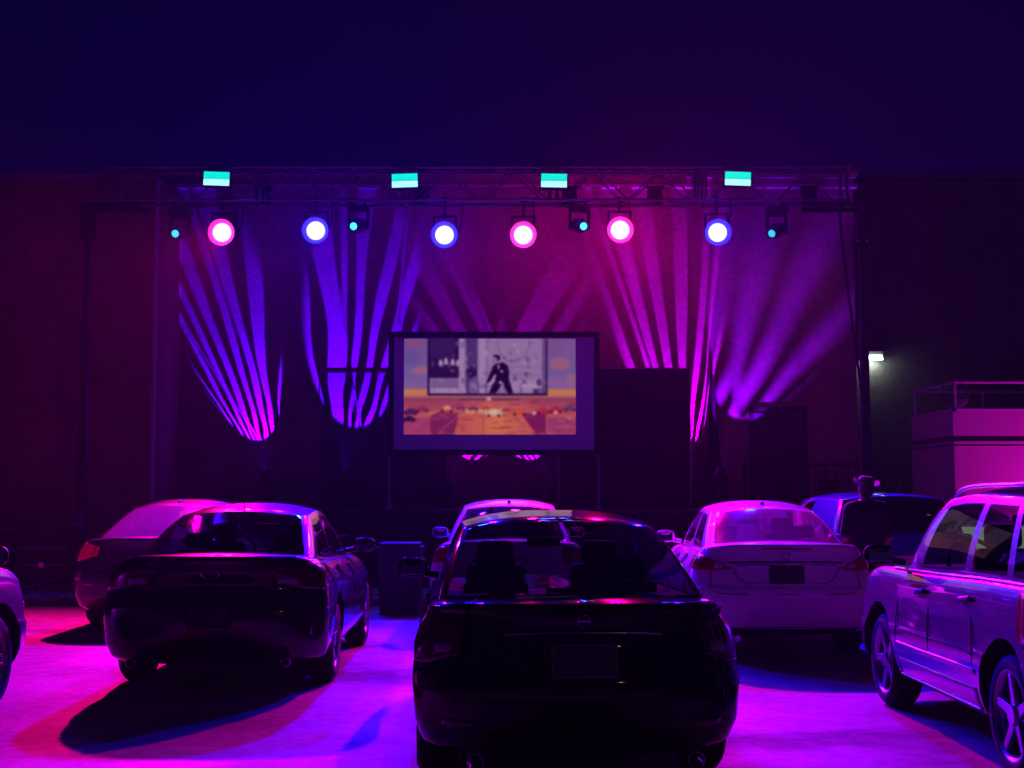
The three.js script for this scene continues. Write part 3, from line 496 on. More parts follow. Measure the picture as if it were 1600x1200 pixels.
function wheelGeometries(r, w, rimR, spokes, twin) {
  const key = [r, w, rimR, spokes, twin].join();
  if (wheelCache[key]) return wheelCache[key];
  const pr = [[rimR, -w / 2 + 0.01], [rimR + 0.015, -w / 2], [r - 0.045, -w / 2 - 0.006], [r - 0.012, -w / 2 + 0.02], [r, -w / 2 + 0.05], [r, w / 2 - 0.05], [r - 0.012, w / 2 - 0.02], [r - 0.045, w / 2 + 0.006], [rimR + 0.015, w / 2], [rimR, w / 2 - 0.01]];
  const tyre = new THREE.LatheGeometry(pr.map((p) => new THREE.Vector2(...p)), 44).rotateZ(-PI / 2);
  const list = [new THREE.LatheGeometry([[rimR + 0.004, -w / 2 + 0.02], [rimR - 0.02, -w / 2 + 0.04], [rimR - 0.03, w / 2 - 0.05], [rimR - 0.012, w / 2 - 0.012], [rimR + 0.008, w / 2 - 0.004]].map((p) => new THREE.Vector2(...p)), 40).rotateZ(-PI / 2), T(new THREE.CylinderGeometry(0.055, 0.07, 0.05, 20).rotateZ(-PI / 2), w / 2 - 0.035, 0, 0)];
  for (let i = 0; i < spokes; i++) for (const s of twin ? [-1, 1] : [0]) {
    const g = new RoundedBoxGeometry(0.03, rimR - 0.04, twin ? 0.03 : 0.06, 1, 0.008); const p = g.attributes.position;
    for (let k = 0; k < p.count; k++) { const t = p.getY(k) / (rimR - 0.04) + 0.5; p.setZ(k, p.getZ(k) * (1.25 - 0.4 * t) + s * lerp(0.012, 0.042, t)); p.setX(k, p.getX(k) - 0.03 * (1 - t) * 0.6); }
    list.push(g.translate(w / 2 - 0.028, rimR / 2 + 0.005, 0).rotateX(i * 2 * PI / spokes));
  }
  const disc = T(new THREE.CylinderGeometry(rimR * 0.72, rimR * 0.72, 0.03, 28).rotateZ(PI / 2), -0.02, 0, 0);
  return (wheelCache[key] = { tyre, rim: list, disc });
}
function car(o) {
  const { L, w, yb = 0.2, shoulder, rows, gh } = o, body = o.paint;
  const t = thing(o.name, o.label, o.category ?? 'car', [o.at[0], 0, o.at[1]], R(o.yaw ?? 0), 'cars parked facing the stage');
  // lower shell
  const cols = []; for (let i = 0; i <= 16; i++) cols.push(i / 16); for (let i = 1; i < 44; i++) cols.push(1 + i / 44); for (let i = 0; i <= 12; i++) cols.push(2 + i / 12);
  const er = o.er ?? 0.36, ef = o.ef ?? 0.6, n = o.n ?? 2.7;
  const at = (z) => piece(shoulder, -z);
  const rowAt = (tt) => { for (let i = 1; i < rows.length; i++) if (tt <= rows[i][0]) { const a = rows[i - 1], b = rows[i], k = (tt - a[0]) / (b[0] - a[0]); return a.map((v, m) => lerp(v, b[m], k)); } return rows[rows.length - 1]; };
  const surf = (c, tt, s = 1) => {
    const [, ws, ri, fi] = rowAt(tt), [x, z] = planPoint(c, w * ws, -ri, -L + fi, er, ef, n), ys = at(z);
    const flare = o.flare && tt < 0.6 ? o.flare * (Math.exp(-Math.pow((-z - o.axle[0]) / 0.42, 2)) + Math.exp(-Math.pow((-z - o.axle[1]) / 0.42, 2))) * Math.sin(PI * clamp(tt / 0.6, 0, 1)) * (c > 0.8 && c < 2.3 ? 1 : 0.3) : 0;
    return new V3(s * (x + flare * x / w), yb + (ys - yb) * tt, z);
  };
  const surfN = (c, tt, s = 1) => { const e = 0.01, a = surf(c + e, tt, s).sub(surf(Math.max(0, c - e), tt, s)), b = surf(c, Math.min(1, tt + e), s).sub(surf(c, Math.max(0, tt - e), s)); const m = a.cross(b).normalize(); return s > 0 ? m : m.negate(); };
  { const m = surfN(1.5, 0.4, 1); if (m.x < 0) { t.userData.flip = 1; } }
  const sgn = t.userData.flip ? -1 : 1; delete t.userData.flip;
  const nrm = (c, tt, s = 1) => surfN(c, tt, s).multiplyScalar(sgn);
  const ring = (fn) => [...cols.map((c) => fn(c, 1)), ...cols.slice(1, -1).reverse().map((c) => fn(c, -1))];
  const ts = []; for (let i = 1; i < rows.length; i++) { const k = o.fineRows ?? 3; for (let j = 0; j < k; j++) ts.push(lerp(rows[i - 1][0], rows[i][0], j / k)); } ts.push(1);
  const R0 = [];
  const inset = (base, f, crown) => (c, s) => { const p = surf(c, base, s), zc = -L / 2, q = 1 - f; return new V3(p.x * q, p.y + crown * Math.pow(Math.min(1, Math.abs(p.x) / (w * 0.9)), 1.6) * (1 - q * q), zc + (p.z - zc) * (1 - 0.05 * f)); };
  for (const f of [1, 0.5, 0.08]) R0.push(ring(inset(0, f, 0)));
  for (const tt of ts) R0.push(ring((c, s) => surf(c, tt, s)));
  for (const f of [0.025, 0.07, 0.16, 0.35, 0.6, 0.85, 1]) R0.push(ring(inset(1, f, o.crown ?? 0.05)));
  let N0 = gridNormals(R0);
  let out = gridGeometry(R0, N0, () => true); { let s = 0; const mid = Math.floor(R0.length / 2); for (let j = 0; j < cols.length; j++) s += N0[mid][j].x * Math.sign(R0[mid][j].x); if (s < 0) { for (const r of N0) for (const m of r) m.negate(); out = gridGeometry(R0, N0, () => true); const ix = out.index.array; for (let i = 0; i < ix.length; i += 3) { const k = ix[i]; ix[i] = ix[i + 2]; ix[i + 2] = k; } } }
  const wr = o.wheelR, arch = o.arch ?? wr + 0.055;
  let shell = new Brush(out, body); shell.updateMatrixWorld();
  for (const a of o.axle) {
    const c = new Brush(new THREE.CylinderGeometry(arch, arch, w * 2 + 0.6, 40).rotateZ(PI / 2), M.seal); c.position.set(0, wr + 0.01, -a); c.updateMatrixWorld();
    shell = evaluator.evaluate(shell, c, SUBTRACTION); shell.updateMatrixWorld();
  }
  const bm = new THREE.Mesh(shell.geometry, shell.material); bm.name = 'body'; t.add(bm);
  part('underbody', [box(w * 1.5, 0.16, L - 0.7, 0, yb + 0.12, -L / 2, 0.04), ...o.axle.map((a) => rod([-w + 0.2, wr, -a], [w - 0.2, wr, -a], 0.05))], M.seal, t);
  // greenhouse
  const gc = []; for (let i = 0; i <= 12; i++) gc.push(i / 12); for (const f of gh.side) if (f > 0 && f < 1) gc.push(1 + f); for (let i = 0; i <= 12; i++) gc.push(2 + i / 12);
  const sRows = [0, 0.03, 0.07, 0.16, 0.28, 0.4, 0.52, 0.64, 0.76, 0.86, 0.93, 0.975, 1];
  const roofY = (z) => piece(gh.roof, -z);
  const gpt = (c, s, side) => {
    const bow = 0.05 * Math.sin(PI * s), k = s, ww = lerp(gh.wb, gh.wt, Math.pow(k, 1.25)), zr = -lerp(gh.zr[0], gh.zr[1], k) + bow * 0.8, zf = -lerp(gh.zf[0], gh.zf[1], k) - bow * 0.8;
    const [x, z] = planPoint(c, ww, zr, zf, lerp(gh.er?.[0] ?? 0.28, gh.er?.[1] ?? 0.2, k), lerp(0.55, 0.24, k), gh.n ?? 2.8), y0 = at(z) + (gh.lift ?? -0.015), y1 = roofY(z) - 0.07 * (1 - (1 - (x / ww) * (x / ww)) * 0.75);
    return new V3(side * x, lerp(y0, y1, k + 0.32 * k * (1 - k)), z);
  };
  const gring = (fn) => [...gc.map((c) => fn(c, 1)), ...gc.slice(1, -1).reverse().map((c) => fn(c, -1))];
  const G = sRows.map((s) => gring((c, side) => gpt(c, s, side)));
  const nWall = G.length, zc = -(gh.zr[1] + gh.zf[1]) / 2;
  for (const f of [0.03, 0.08, 0.16, 0.3, 0.5, 0.75, 1]) G.push(gring((c, side) => { const p = gpt(c, 1, side), q = 1 - f, z = zc + (p.z - zc) * (1 - 0.12 * f); return new V3(p.x * q, p.y + 0.075 * Math.pow(Math.min(1, Math.abs(p.x) / gh.wt), 1.6) * (1 - Math.pow(q, 2.6)), z); }));
  let GN = gridNormals(G); { let s = 0; for (let j = 13; j < gc.length - 13; j++) s += GN[4][j].x * Math.sign(G[4][j].x); if (s < 0) for (const r of GN) for (const m of r) m.negate(); }
  const nh = gc.length, tot = G[0].length;
  const cellCol = (j) => (j < nh - 1 ? [j, 1] : [tot - j - 1, -1]);      // column cell on the half outline, side
  const cm = (j) => { const [k, s] = cellCol(j); return [(gc[k] + gc[Math.min(k + 1, nh - 1)]) / 2, s]; };
  const glassRow = (i, lo = 0.06, hi = 0.9) => i < nWall - 1 && sRows[i] >= lo && sRows[i + 1] <= hi + 0.001;
  const kinds = (i, j) => {
    const [c, s] = cm(j);
    if (c < gh.rearGlass && i < nWall - 1 && sRows[i] >= 0.06 && sRows[i + 1] <= 0.977) return 'rear';
    if (c > gh.frontGlass && i < nWall - 1 && sRows[i] >= 0.02 && sRows[i + 1] <= 0.977) return 'front';
    for (let k = 0; k < gh.windows.length; k++) { const [a, b] = gh.windows[k]; if (c > 1 + a && c < 1 + b && glassRow(i)) return 'side' + k + (s > 0 ? 'r' : 'l'); }
    return 'cabin';
  };
  part('cabin', gridGeometry(G, GN, (i, j) => kinds(i, j) === 'cabin'), body, t);
  part('rear_window', gridGeometry(G, GN, (i, j) => kinds(i, j) === 'rear'), o.rearTint ?? o.glass ?? M.glass, t);
  part('windshield', gridGeometry(G, GN, (i, j) => kinds(i, j) === 'front'), M.glass, t);
  for (let k = 0; k < gh.windows.length; k++) for (const s of 'rl') part('side_window', gridGeometry(G, GN, (i, j) => kinds(i, j) === 'side' + k + s), o.glass ?? M.glass, t);
  // cabin fittings
  const base = G[2].map((p) => new V3(p.x * 0.985, p.y - 0.002, lerp(zc, p.z, 0.985)));
  { const pos = [0, at(zc) + 0.02, zc], idx = []; base.forEach((p, i) => { pos.push(p.x, p.y, p.z); idx.push(0, 1 + i, 1 + (i + 1) % base.length); }); const g = new THREE.BufferGeometry(); g.setAttribute('position', new THREE.Float32BufferAttribute(pos, 3)); g.setIndex(idx); g.computeVertexNormals(); part('parcel_shelf', g, M.seat, t); }
  const seatY = at(zc);
  for (const [x, z, hs] of [[-0.36, o.seatZ[0], 1], [0.36, o.seatZ[0], 1], [-0.4, o.seatZ[1], 0.7], [0.4, o.seatZ[1], 0.7]]) {
    part('seat_back', box(0.4, 0.2 * hs, 0.11, x, seatY + 0.05 * hs, -z, 0.05), M.seat, t);
    part('headrest', [box(0.22 + 0.03 * hs, 0.08 + 0.08 * hs, 0.09, x, seatY + 0.06 + 0.17 * hs, -z - 0.01, 0.04)], M.seat, t);
  }
  part('steering_wheel', T(new THREE.TorusGeometry(0.18, 0.016, 8, 28).rotateX(R(-25)), -0.36, seatY + 0.02, -o.seatZ[0] - 0.62), M.seat, t);
  part('interior_mirror', box(0.24, 0.065, 0.03, 0, roofY(-gh.zf[1] - 0.1) - 0.2, -gh.zf[1] - 0.12, 0.012), M.glossBlack, t);
  // wheels
  const wg = wheelGeometries(wr, 0.215, wr * (o.rimK ?? 0.66), o.spokes ?? 5, o.twin ?? true);
  for (const a of o.axle) for (const s of [-1, 1]) {
    const h = new THREE.Group(); h.name = 'wheel'; h.position.set(s * (w - 0.135), wr, -a); h.rotation.set(rr(0, 1.2), s > 0 ? 0 : PI, 0); t.add(h);
    part('tyre', wg.tyre, M.rubber, h); part('rim', wg.rim, o.rim ?? M.rim, h); part('brake_disc', wg.disc, M.blackMetal, h);
  }
  // patches that follow the shell
  const patch = (c0, c1, lo, hi, s, off = 0.012, nu = 16, nv = 8) => {
    const rowsP = []; for (let j = -1; j <= nv + 1; j++) { const r = []; for (let i = -1; i <= nu + 1; i++) { const u = clamp(i / nu, 0, 1), v = clamp(j / nv, 0, 1), edge = i < 0 || j < 0 || i > nu || j > nv, c = lerp(c0, c1, u), tt = lerp(lo(u), hi(u), v); r.push(surf(c, tt, s).addScaledVector(nrm(c, tt, s), edge ? -0.02 : off * (0.5 + 0.5 * Math.min(1, 4 * Math.min(u, 1 - u, v, 1 - v))))); } rowsP.push(r); }
    const pos = [], idx = [], m = nu + 3; rowsP.forEach((r) => r.forEach((p) => pos.push(p.x, p.y, p.z)));
    for (let j = 0; j < nv + 2; j++) for (let i = 0; i < nu + 2; i++) { const a = j * m + i; s > 0 ? idx.push(a, a + 1, a + m + 1, a, a + m + 1, a + m) : idx.push(a, a + m + 1, a + 1, a, a + m, a + m + 1); }
    const g = new THREE.BufferGeometry(); g.setAttribute('position', new THREE.Float32BufferAttribute(pos, 3)); g.setIndex(idx); g.computeVertexNormals(); return g;
  };
  const seam = (list, r = 0.005, off = 0.0005) => { const pts = list.map(([c, tt, s = 1]) => surf(c, tt, s).addScaledVector(nrm(c, tt, s), off)); return new THREE.TubeGeometry(new THREE.CatmullRomCurve3(pts, false, 'catmullrom', 0.2), list.length * 6, r, 5); };
  const onShell = (g, c, tt, s, off) => { const p = surf(c, tt, s).addScaledVector(nrm(c, tt, s), off), nn = nrm(c, tt, s), q = new THREE.Quaternion().setFromUnitVectors(new V3(0, 0, 1), nn); if (Math.abs(nn.x) < 0.2) { q.setFromEuler(new THREE.Euler(-Math.asin(clamp(nn.y, -1, 1)), 0, 0)); } return g.applyQuaternion(q).translate(p.x, p.y, p.z); };
  const tools = { t, surf, nrm, patch, seam, onShell, at, roofY, seatY, w, L, gpt };
  // door mirrors
  for (const s of [-1, 1]) {
    const z = -(gh.zf[0] - 0.42), y = at(z) + 0.09, x = s * (w * (rows[rows.length - 1][1] + 0.06));
    const g = new THREE.SphereGeometry(1, 20, 14), p = g.attributes.position;
    for (let i = 0; i < p.count; i++) { const zz = p.getZ(i); p.setXYZ(i, spow(p.getX(i), 0.75) * 0.112, spow(p.getY(i), 0.75) * 0.072, zz > 0 ? zz * 0.03 : zz * 0.11); }
    g.computeVertexNormals();
    const m = part('side_mirror', [g.translate(x + s * 0.13, y + 0.02, z), rod([x - s * 0.06, y - 0.04, z - 0.04], [x + s * 0.06, y - 0.02, z - 0.03], 0.025)], o.mirror ?? body, t);
    part('mirror_glass', box(0.17, 0.1, 0.006, 0, 0, 0, 0.002).rotateX(R(-15)).translate(x + s * 0.13, y + 0.02, z + 0.03), M.chrome, m);
  }
  if (o.detail) o.detail(tools);
  return shade(t);
}
const lo = (...v) => (u) => { const f = u * (v.length - 1), i = Math.min(v.length - 2, Math.floor(f)); return lerp(v[i], v[i + 1], f - i); };
const sedanRows = [[0, 0.9, 0.16, 0.12], [0.06, 0.945, 0.06, 0.05], [0.2, 0.985, 0.012, 0.01], [0.42, 1.0, 0.0, 0.0], [0.52, 1.0, 0.012, 0.02], [0.57, 0.997, 0.04, 0.05], [0.72, 0.98, 0.08, 0.12], [0.84, 0.945, 0.09, 0.2], [0.92, 0.9, 0.085, 0.28], [0.97, 0.855, 0.075, 0.36], [1.0, 0.8, 0.095, 0.42]];
const sideSedan = [0, 0.04, 0.09, 0.17, 0.26, 0.36, 0.45, 0.5, 0.6, 0.7, 0.8, 0.9, 0.96, 1];
function plate(tools, c, tt, w, h, material, textMaterial, chars) {
  const p = part('license_plate', tools.onShell(box(w, h, 0.008, 0, 0, 0, 0.003), c, tt, 1, 0.012), material, tools.t);
  part('plate_frame', [[w + 0.02, 0.012, 0, h / 2], [w + 0.02, 0.012, 0, -h / 2], [0.012, h, w / 2, 0], [0.012, h, -w / 2, 0]].map(([a, b, x, y]) => tools.onShell(box(a, b, 0.014, x, y, 0.002), c, tt, 1, 0.012)), textMaterial, p);
  if (chars) {   // raised characters, as strokes on a seven-bar grid
    const seg = { 7: 'abc', S: 'afgcd', J: 'bcde', 5: 'afgcd', 4: 'fgbc', 2: 'abged' }, bars = { a: [0, 1, 1, 1], b: [1, 1, 1, 0.5], c: [1, 0.5, 1, 0], d: [0, 0, 1, 0], e: [0, 0.5, 0, 0], f: [0, 1, 0, 0.5], g: [0, 0.5, 1, 0.5] }, g = [], cw = 0.028, ch = 0.062;
    [...chars].forEach((k, i) => { for (const b of seg[k]) { const [x0, y0, x1, y1] = bars[b], ox = (i - (chars.length - 1) / 2) * 0.042 - cw / 2, oy = -ch / 2 - 0.012; g.push(tools.onShell(box(Math.abs(x1 - x0) * cw + 0.006, Math.abs(y1 - y0) * ch + 0.006, 0.004, ox + (x0 + x1) / 2 * cw, oy + (y0 + y1) / 2 * ch, 0.007), c, tt, 1, 0.012)); } });
    part('plate_characters', g, textMaterial, p);
  }
}
const pipes = (tools, x, y, z, r = 0.035) => { for (const s of [-1, 1]) part('exhaust_tip', T(new THREE.LatheGeometry([[r - 0.004, -0.12], [r - 0.004, 0.02], [r, 0.026], [r + 0.004, 0.02], [r + 0.003, -0.12]].map((p) => new THREE.Vector2(...p)), 20).rotateX(PI / 2), s * x, y, z), M.chrome, tools.t); };
const trunk = (tools, c, top, bottom, extra = []) => { part('trunk_seam', tools.seam([[c, top, 1], [c, bottom + 0.06, 1], [c * 0.86, bottom, 1], [c * 0.5, bottom - 0.01, 1], [0, bottom - 0.01, 1], [c * 0.5, bottom - 0.01, -1], [c * 0.86, bottom, -1], [c, bottom + 0.06, -1], [c, top, -1]]), M.seal, tools.t); for (const g of extra) part('trunk_seam', g, M.seal, tools.t); };
const fuel = (tools, c, tt, s) => { const pts = []; for (let i = 0; i <= 16; i++) { const a = i / 16 * 2 * PI; pts.push([c + 0.045 * Math.cos(a), tt + 0.1 * Math.sin(a), s]); } part('fuel_flap', tools.seam(pts, 0.003), M.seal, tools.t); };
const doors = (tools, s, list, lowT = 0.08, highT = 0.99) => { for (const c of list) part('door_seam', tools.seam([[c - 0.004, lowT, s], [c, 0.4, s], [c, 0.7, s], [c, highT, s]], 0.004), M.seal, tools.t); };
const handles = (tools, s, list, tt, m) => { for (const c of list) part('door_handle', tools.onShell(box(0.2, 0.034, 0.03, 0, 0, 0, 0.012), c, tt, s, 0.016), m, tools.t); };
const fin = (tools, z, m) => part('roof_antenna', [T(new THREE.SphereGeometry(1, 14, 10).scale(0.02, 0.026, 0.06), 0, tools.roofY(-z) + 0.012, -z)], m, tools.t);

const blackPaint = paint([0.004, 0.004, 0.005], { rough: 0.06, coat: 0 }), charcoalPaint = paint([0.02, 0.016, 0.02], { rough: 0.24, metal: 0.3 }), whitePaint = paint([0.8, 0.8, 0.79]), silverPaint = paint([0.14, 0.14, 0.15], { metal: 0.2, rough: 0.3 }), pearlPaint = paint([0.24, 0.23, 0.23], { rough: 0.26, metal: 0.3 }), bluePaint = paint([0.02, 0.03, 0.5], { rough: 0.3 }), dimPaint = paint([0.14, 0.13, 0.14], { metal: 0.2, rough: 0.32 });

// the near dark sedan in the middle
car({
  name: 'parked_sedan', label: 'near black sedan seen from behind in the middle of the front row', at: [0.375, -7.1], yaw: 3, L: 4.78, w: 0.89, paint: blackPaint, wheelR: 0.325, axle: [0.98, 3.76], seatZ: [2.5, 1.45], yb: 0.23, crown: 0.04,
  shoulder: [[0, 1.02], [0.6, 1.0], [1.2, 0.965], [3.2, 0.93], [3.6, 0.93], [4.5, 0.74], [4.78, 0.68]], rows: sedanRows.map(([a, b, c, d]) => [a, b < 0.9 && a > 0.9 ? b + 0.05 : b, c, d]), er: 0.52, n: 2.3, rearTint: M.tint,
  gh: { zr: [0.38, 1.4], zf: [3.62, 2.72], wb: 0.755, wt: 0.6, side: sideSedan, windows: [[0.09, 0.45], [0.5, 0.96]], rearGlass: 0.74, frontGlass: 2.3, roof: [[0.5, 1.4], [1.3, 1.435], [2.2, 1.475], [2.8, 1.44], [3.6, 1.38]], er: [0.4, 0.3], n: 2.5 },
  detail(k) {
    for (const s of [-1, 1]) { const l = part('tail_lamp', k.patch(0.5, 1.1, lo(0.66, 0.6, 0.6, 0.74), lo(0.86, 0.93, 0.97, 0.96), s), M.tailDark, k.t); part('reverse_lens', k.patch(0.54, 0.66, lo(0.68, 0.66), lo(0.74, 0.74), s, 0.02, 6, 4), M.tailWhite, l); part('reflector', k.patch(0.4, 0.6, lo(0.2, 0.2), lo(0.25, 0.25), s, 0.006, 6, 3), M.tailDark, k.t); }
    plate(k, 0, 0.63, 0.33, 0.165, std([0.09, 0.07, 0.08], 0.5), std([0.2, 0.17, 0.19], 0.4), '7SJS542');
    trunk(k, 0.5, 0.97, 0.53); pipes(k, 0.56, 0.24, 0.0, 0.042);
    part('trunk_trim', k.seam([[0.28, 0.8, 1], [0.14, 0.81, 1], [0, 0.812, 1], [0.14, 0.81, -1], [0.28, 0.8, -1]], 0.008, 0.006), M.chrome, k.t);
    part('emblem', k.onShell(mergeGeometries([new THREE.TorusGeometry(0.032, 0.004, 6, 24), new THREE.BoxGeometry(0.07, 0.008, 0.006)]), 0, 0.89, 1, 0.012), M.chrome, k.t);
    part('bumper_valance', k.patch(0, 0.55, lo(0.02, 0.02), lo(0.12, 0.1), 1, 0.006, 10, 3), M.blackPlastic, k.t); part('bumper_valance', k.patch(0, 0.55, lo(0.02, 0.02), lo(0.12, 0.1), -1, 0.006, 10, 3), M.blackPlastic, k.t);
    part('brake_lamp', box(0.3, 0.022, 0.04, 0, 1.05, -0.66, 0.008), M.tailDark, k.t);
    for (const s of [-1, 1]) { doors(k, s, [1.22, 1.5, 1.8]); handles(k, s, [1.3, 1.55], 0.86, blackPaint); } fuel(k, 1.1, 0.8, 1);
  },
});
// dark sedan, front row left
car({
  name: 'parked_sedan', label: 'black sedan in the front row left, its right flank lit pink and blue', at: [-2.37, -10.85], yaw: 0.8, L: 4.75, w: 0.915, paint: charcoalPaint, wheelR: 0.34, axle: [1.0, 3.82], seatZ: [2.5, 1.5], yb: 0.24, glass: M.tint, crown: 0.035,
  shoulder: [[0, 1.09], [0.5, 1.07], [1.1, 1.01], [3.2, 0.95], [3.6, 0.95], [4.5, 0.78], [4.75, 0.7]], rows: sedanRows.map(([a, b, c, d], i) => [a, b, i > 6 ? c * 0.55 : c, d]), er: 0.42, n: 2.5,
  gh: { zr: [0.42, 1.35], zf: [3.62, 2.75], wb: 0.735, wt: 0.56, side: sideSedan, windows: [[0.09, 0.45], [0.5, 0.96]], rearGlass: 0.7, frontGlass: 2.3, roof: [[0.5, 1.42], [1.35, 1.45], [2.2, 1.49], [2.9, 1.45], [3.6, 1.38]], er: [0.34, 0.26], n: 2.8 },
  detail(k) {
    for (const s of [-1, 1]) { const l = part('tail_lamp', k.patch(0.3, 1.12, lo(0.74, 0.7, 0.68, 0.78), lo(0.9, 0.93, 0.94, 0.92), s), M.tailDark, k.t); part('reverse_lens', k.patch(0.34, 0.5, lo(0.75, 0.74), lo(0.8, 0.8), s, 0.02, 6, 4), M.tailWhite, l); }
    plate(k, 0, 0.45, 0.33, 0.16, std([0.05, 0.05, 0.06], 0.5), M.blackMetal);
    trunk(k, 0.46, 0.98, 0.56); pipes(k, 0.6, 0.27, -0.02); part('spoiler_lip', k.seam([[0.6, 0.985, 1], [0.3, 0.985, 1], [0, 0.985, 1], [0.3, 0.985, -1], [0.6, 0.985, -1]], 0.014, 0.004), charcoalPaint, k.t);
    part('emblem', k.onShell(new THREE.TorusGeometry(0.05, 0.008, 6, 20).scale(1.4, 0.7, 1), 0, 0.84, 1, 0.012), M.chrome, k.t);
    for (const s of [-1, 1]) { doors(k, s, [1.2, 1.5, 1.8]); handles(k, s, [1.3, 1.56], 0.85, charcoalPaint); part('window_trim', k.seam([[1.06, 0.995, s], [1.3, 1, s], [1.6, 1, s], [1.82, 0.995, s]], 0.007, 0.004), M.chrome, k.t); } part('roof_antenna', rod([0, k.roofY(-1.5) - 0.01, -1.5], [0, k.roofY(-1.5) + 0.07, -1.44], 0.006), M.rubber, k.t);
  },
});
// silver-grey sedan, second row far left
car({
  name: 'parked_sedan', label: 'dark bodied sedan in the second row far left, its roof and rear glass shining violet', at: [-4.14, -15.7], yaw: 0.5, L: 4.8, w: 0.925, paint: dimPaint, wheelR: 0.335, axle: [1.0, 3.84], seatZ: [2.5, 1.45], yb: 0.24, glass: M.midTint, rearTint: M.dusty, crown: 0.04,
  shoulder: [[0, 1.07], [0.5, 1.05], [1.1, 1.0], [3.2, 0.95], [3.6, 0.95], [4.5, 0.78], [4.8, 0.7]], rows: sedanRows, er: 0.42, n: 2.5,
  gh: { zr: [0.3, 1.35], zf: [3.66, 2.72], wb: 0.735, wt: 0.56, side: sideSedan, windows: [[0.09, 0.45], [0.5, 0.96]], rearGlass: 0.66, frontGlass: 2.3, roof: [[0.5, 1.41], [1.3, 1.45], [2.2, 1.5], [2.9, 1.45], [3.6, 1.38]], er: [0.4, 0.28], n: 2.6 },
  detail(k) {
    for (const s of [-1, 1]) { part('tail_lamp', k.patch(0.42, 1.08, lo(0.76, 0.7, 0.68, 0.78), lo(0.88, 0.93, 0.96, 0.94), s), phys([0.4, 0.004, 0.02], 0.15, { clearcoat: 1, emissive: lin(1, 0.0, 0.12), emissiveIntensity: 0.16 }), k.t); part('reflector', k.patch(0.6, 0.78, lo(0.42, 0.42), lo(0.56, 0.56), s, 0.006, 6, 4), M.tailWhite, k.t); }  // faint red glow added into both lens materials
    plate(k, 0, 0.66, 0.33, 0.16, M.paleMetal, M.blackMetal); trunk(k, 0.5, 0.97, 0.54); fin(k, 1.6, dimPaint); for (const s of [-1, 1]) doors(k, s, [1.2, 1.5, 1.8]);
    part('bumper_trim', k.seam([[0.9, 0.38, -1], [0.5, 0.37, -1], [0, 0.37, 1], [0.5, 0.37, 1], [0.9, 0.38, 1]], 0.008, 0.003), M.chrome, k.t);
  },
});
// pale sedan, second row middle
car({
  name: 'parked_sedan', label: 'white sedan in the second row, mostly hidden ahead of the near black sedan', at: [-0.02, -15.2], yaw: 0.5, L: 4.7, w: 0.9, paint: whitePaint, wheelR: 0.325, axle: [0.98, 3.72], seatZ: [2.5, 1.45], yb: 0.23,
  shoulder: [[0, 1.05], [0.5, 1.03], [1.1, 0.99], [3.2, 0.95], [3.6, 0.95], [4.5, 0.76], [4.7, 0.7]], rows: sedanRows, er: 0.4,
  gh: { zr: [0.42, 1.4], zf: [3.58, 2.7], wb: 0.72, wt: 0.555, side: sideSedan, windows: [[0.09, 0.45], [0.5, 0.96]], rearGlass: 0.66, frontGlass: 2.3, roof: [[0.5, 1.42], [1.3, 1.45], [2.2, 1.5], [2.9, 1.45], [3.6, 1.38]], er: [0.38, 0.28] },
  detail(k) { for (const s of [-1, 1]) { part('tail_lamp', k.patch(0.4, 1.08, lo(0.72, 0.7, 0.74), lo(0.9, 0.94, 0.93), s), M.tailRed, k.t); doors(k, s, [1.2, 1.5, 1.8]); } plate(k, 0, 0.66, 0.33, 0.16, M.paleMetal, M.blackMetal); trunk(k, 0.5, 0.97, 0.54); fin(k, 1.6, M.blackPlastic); },
});
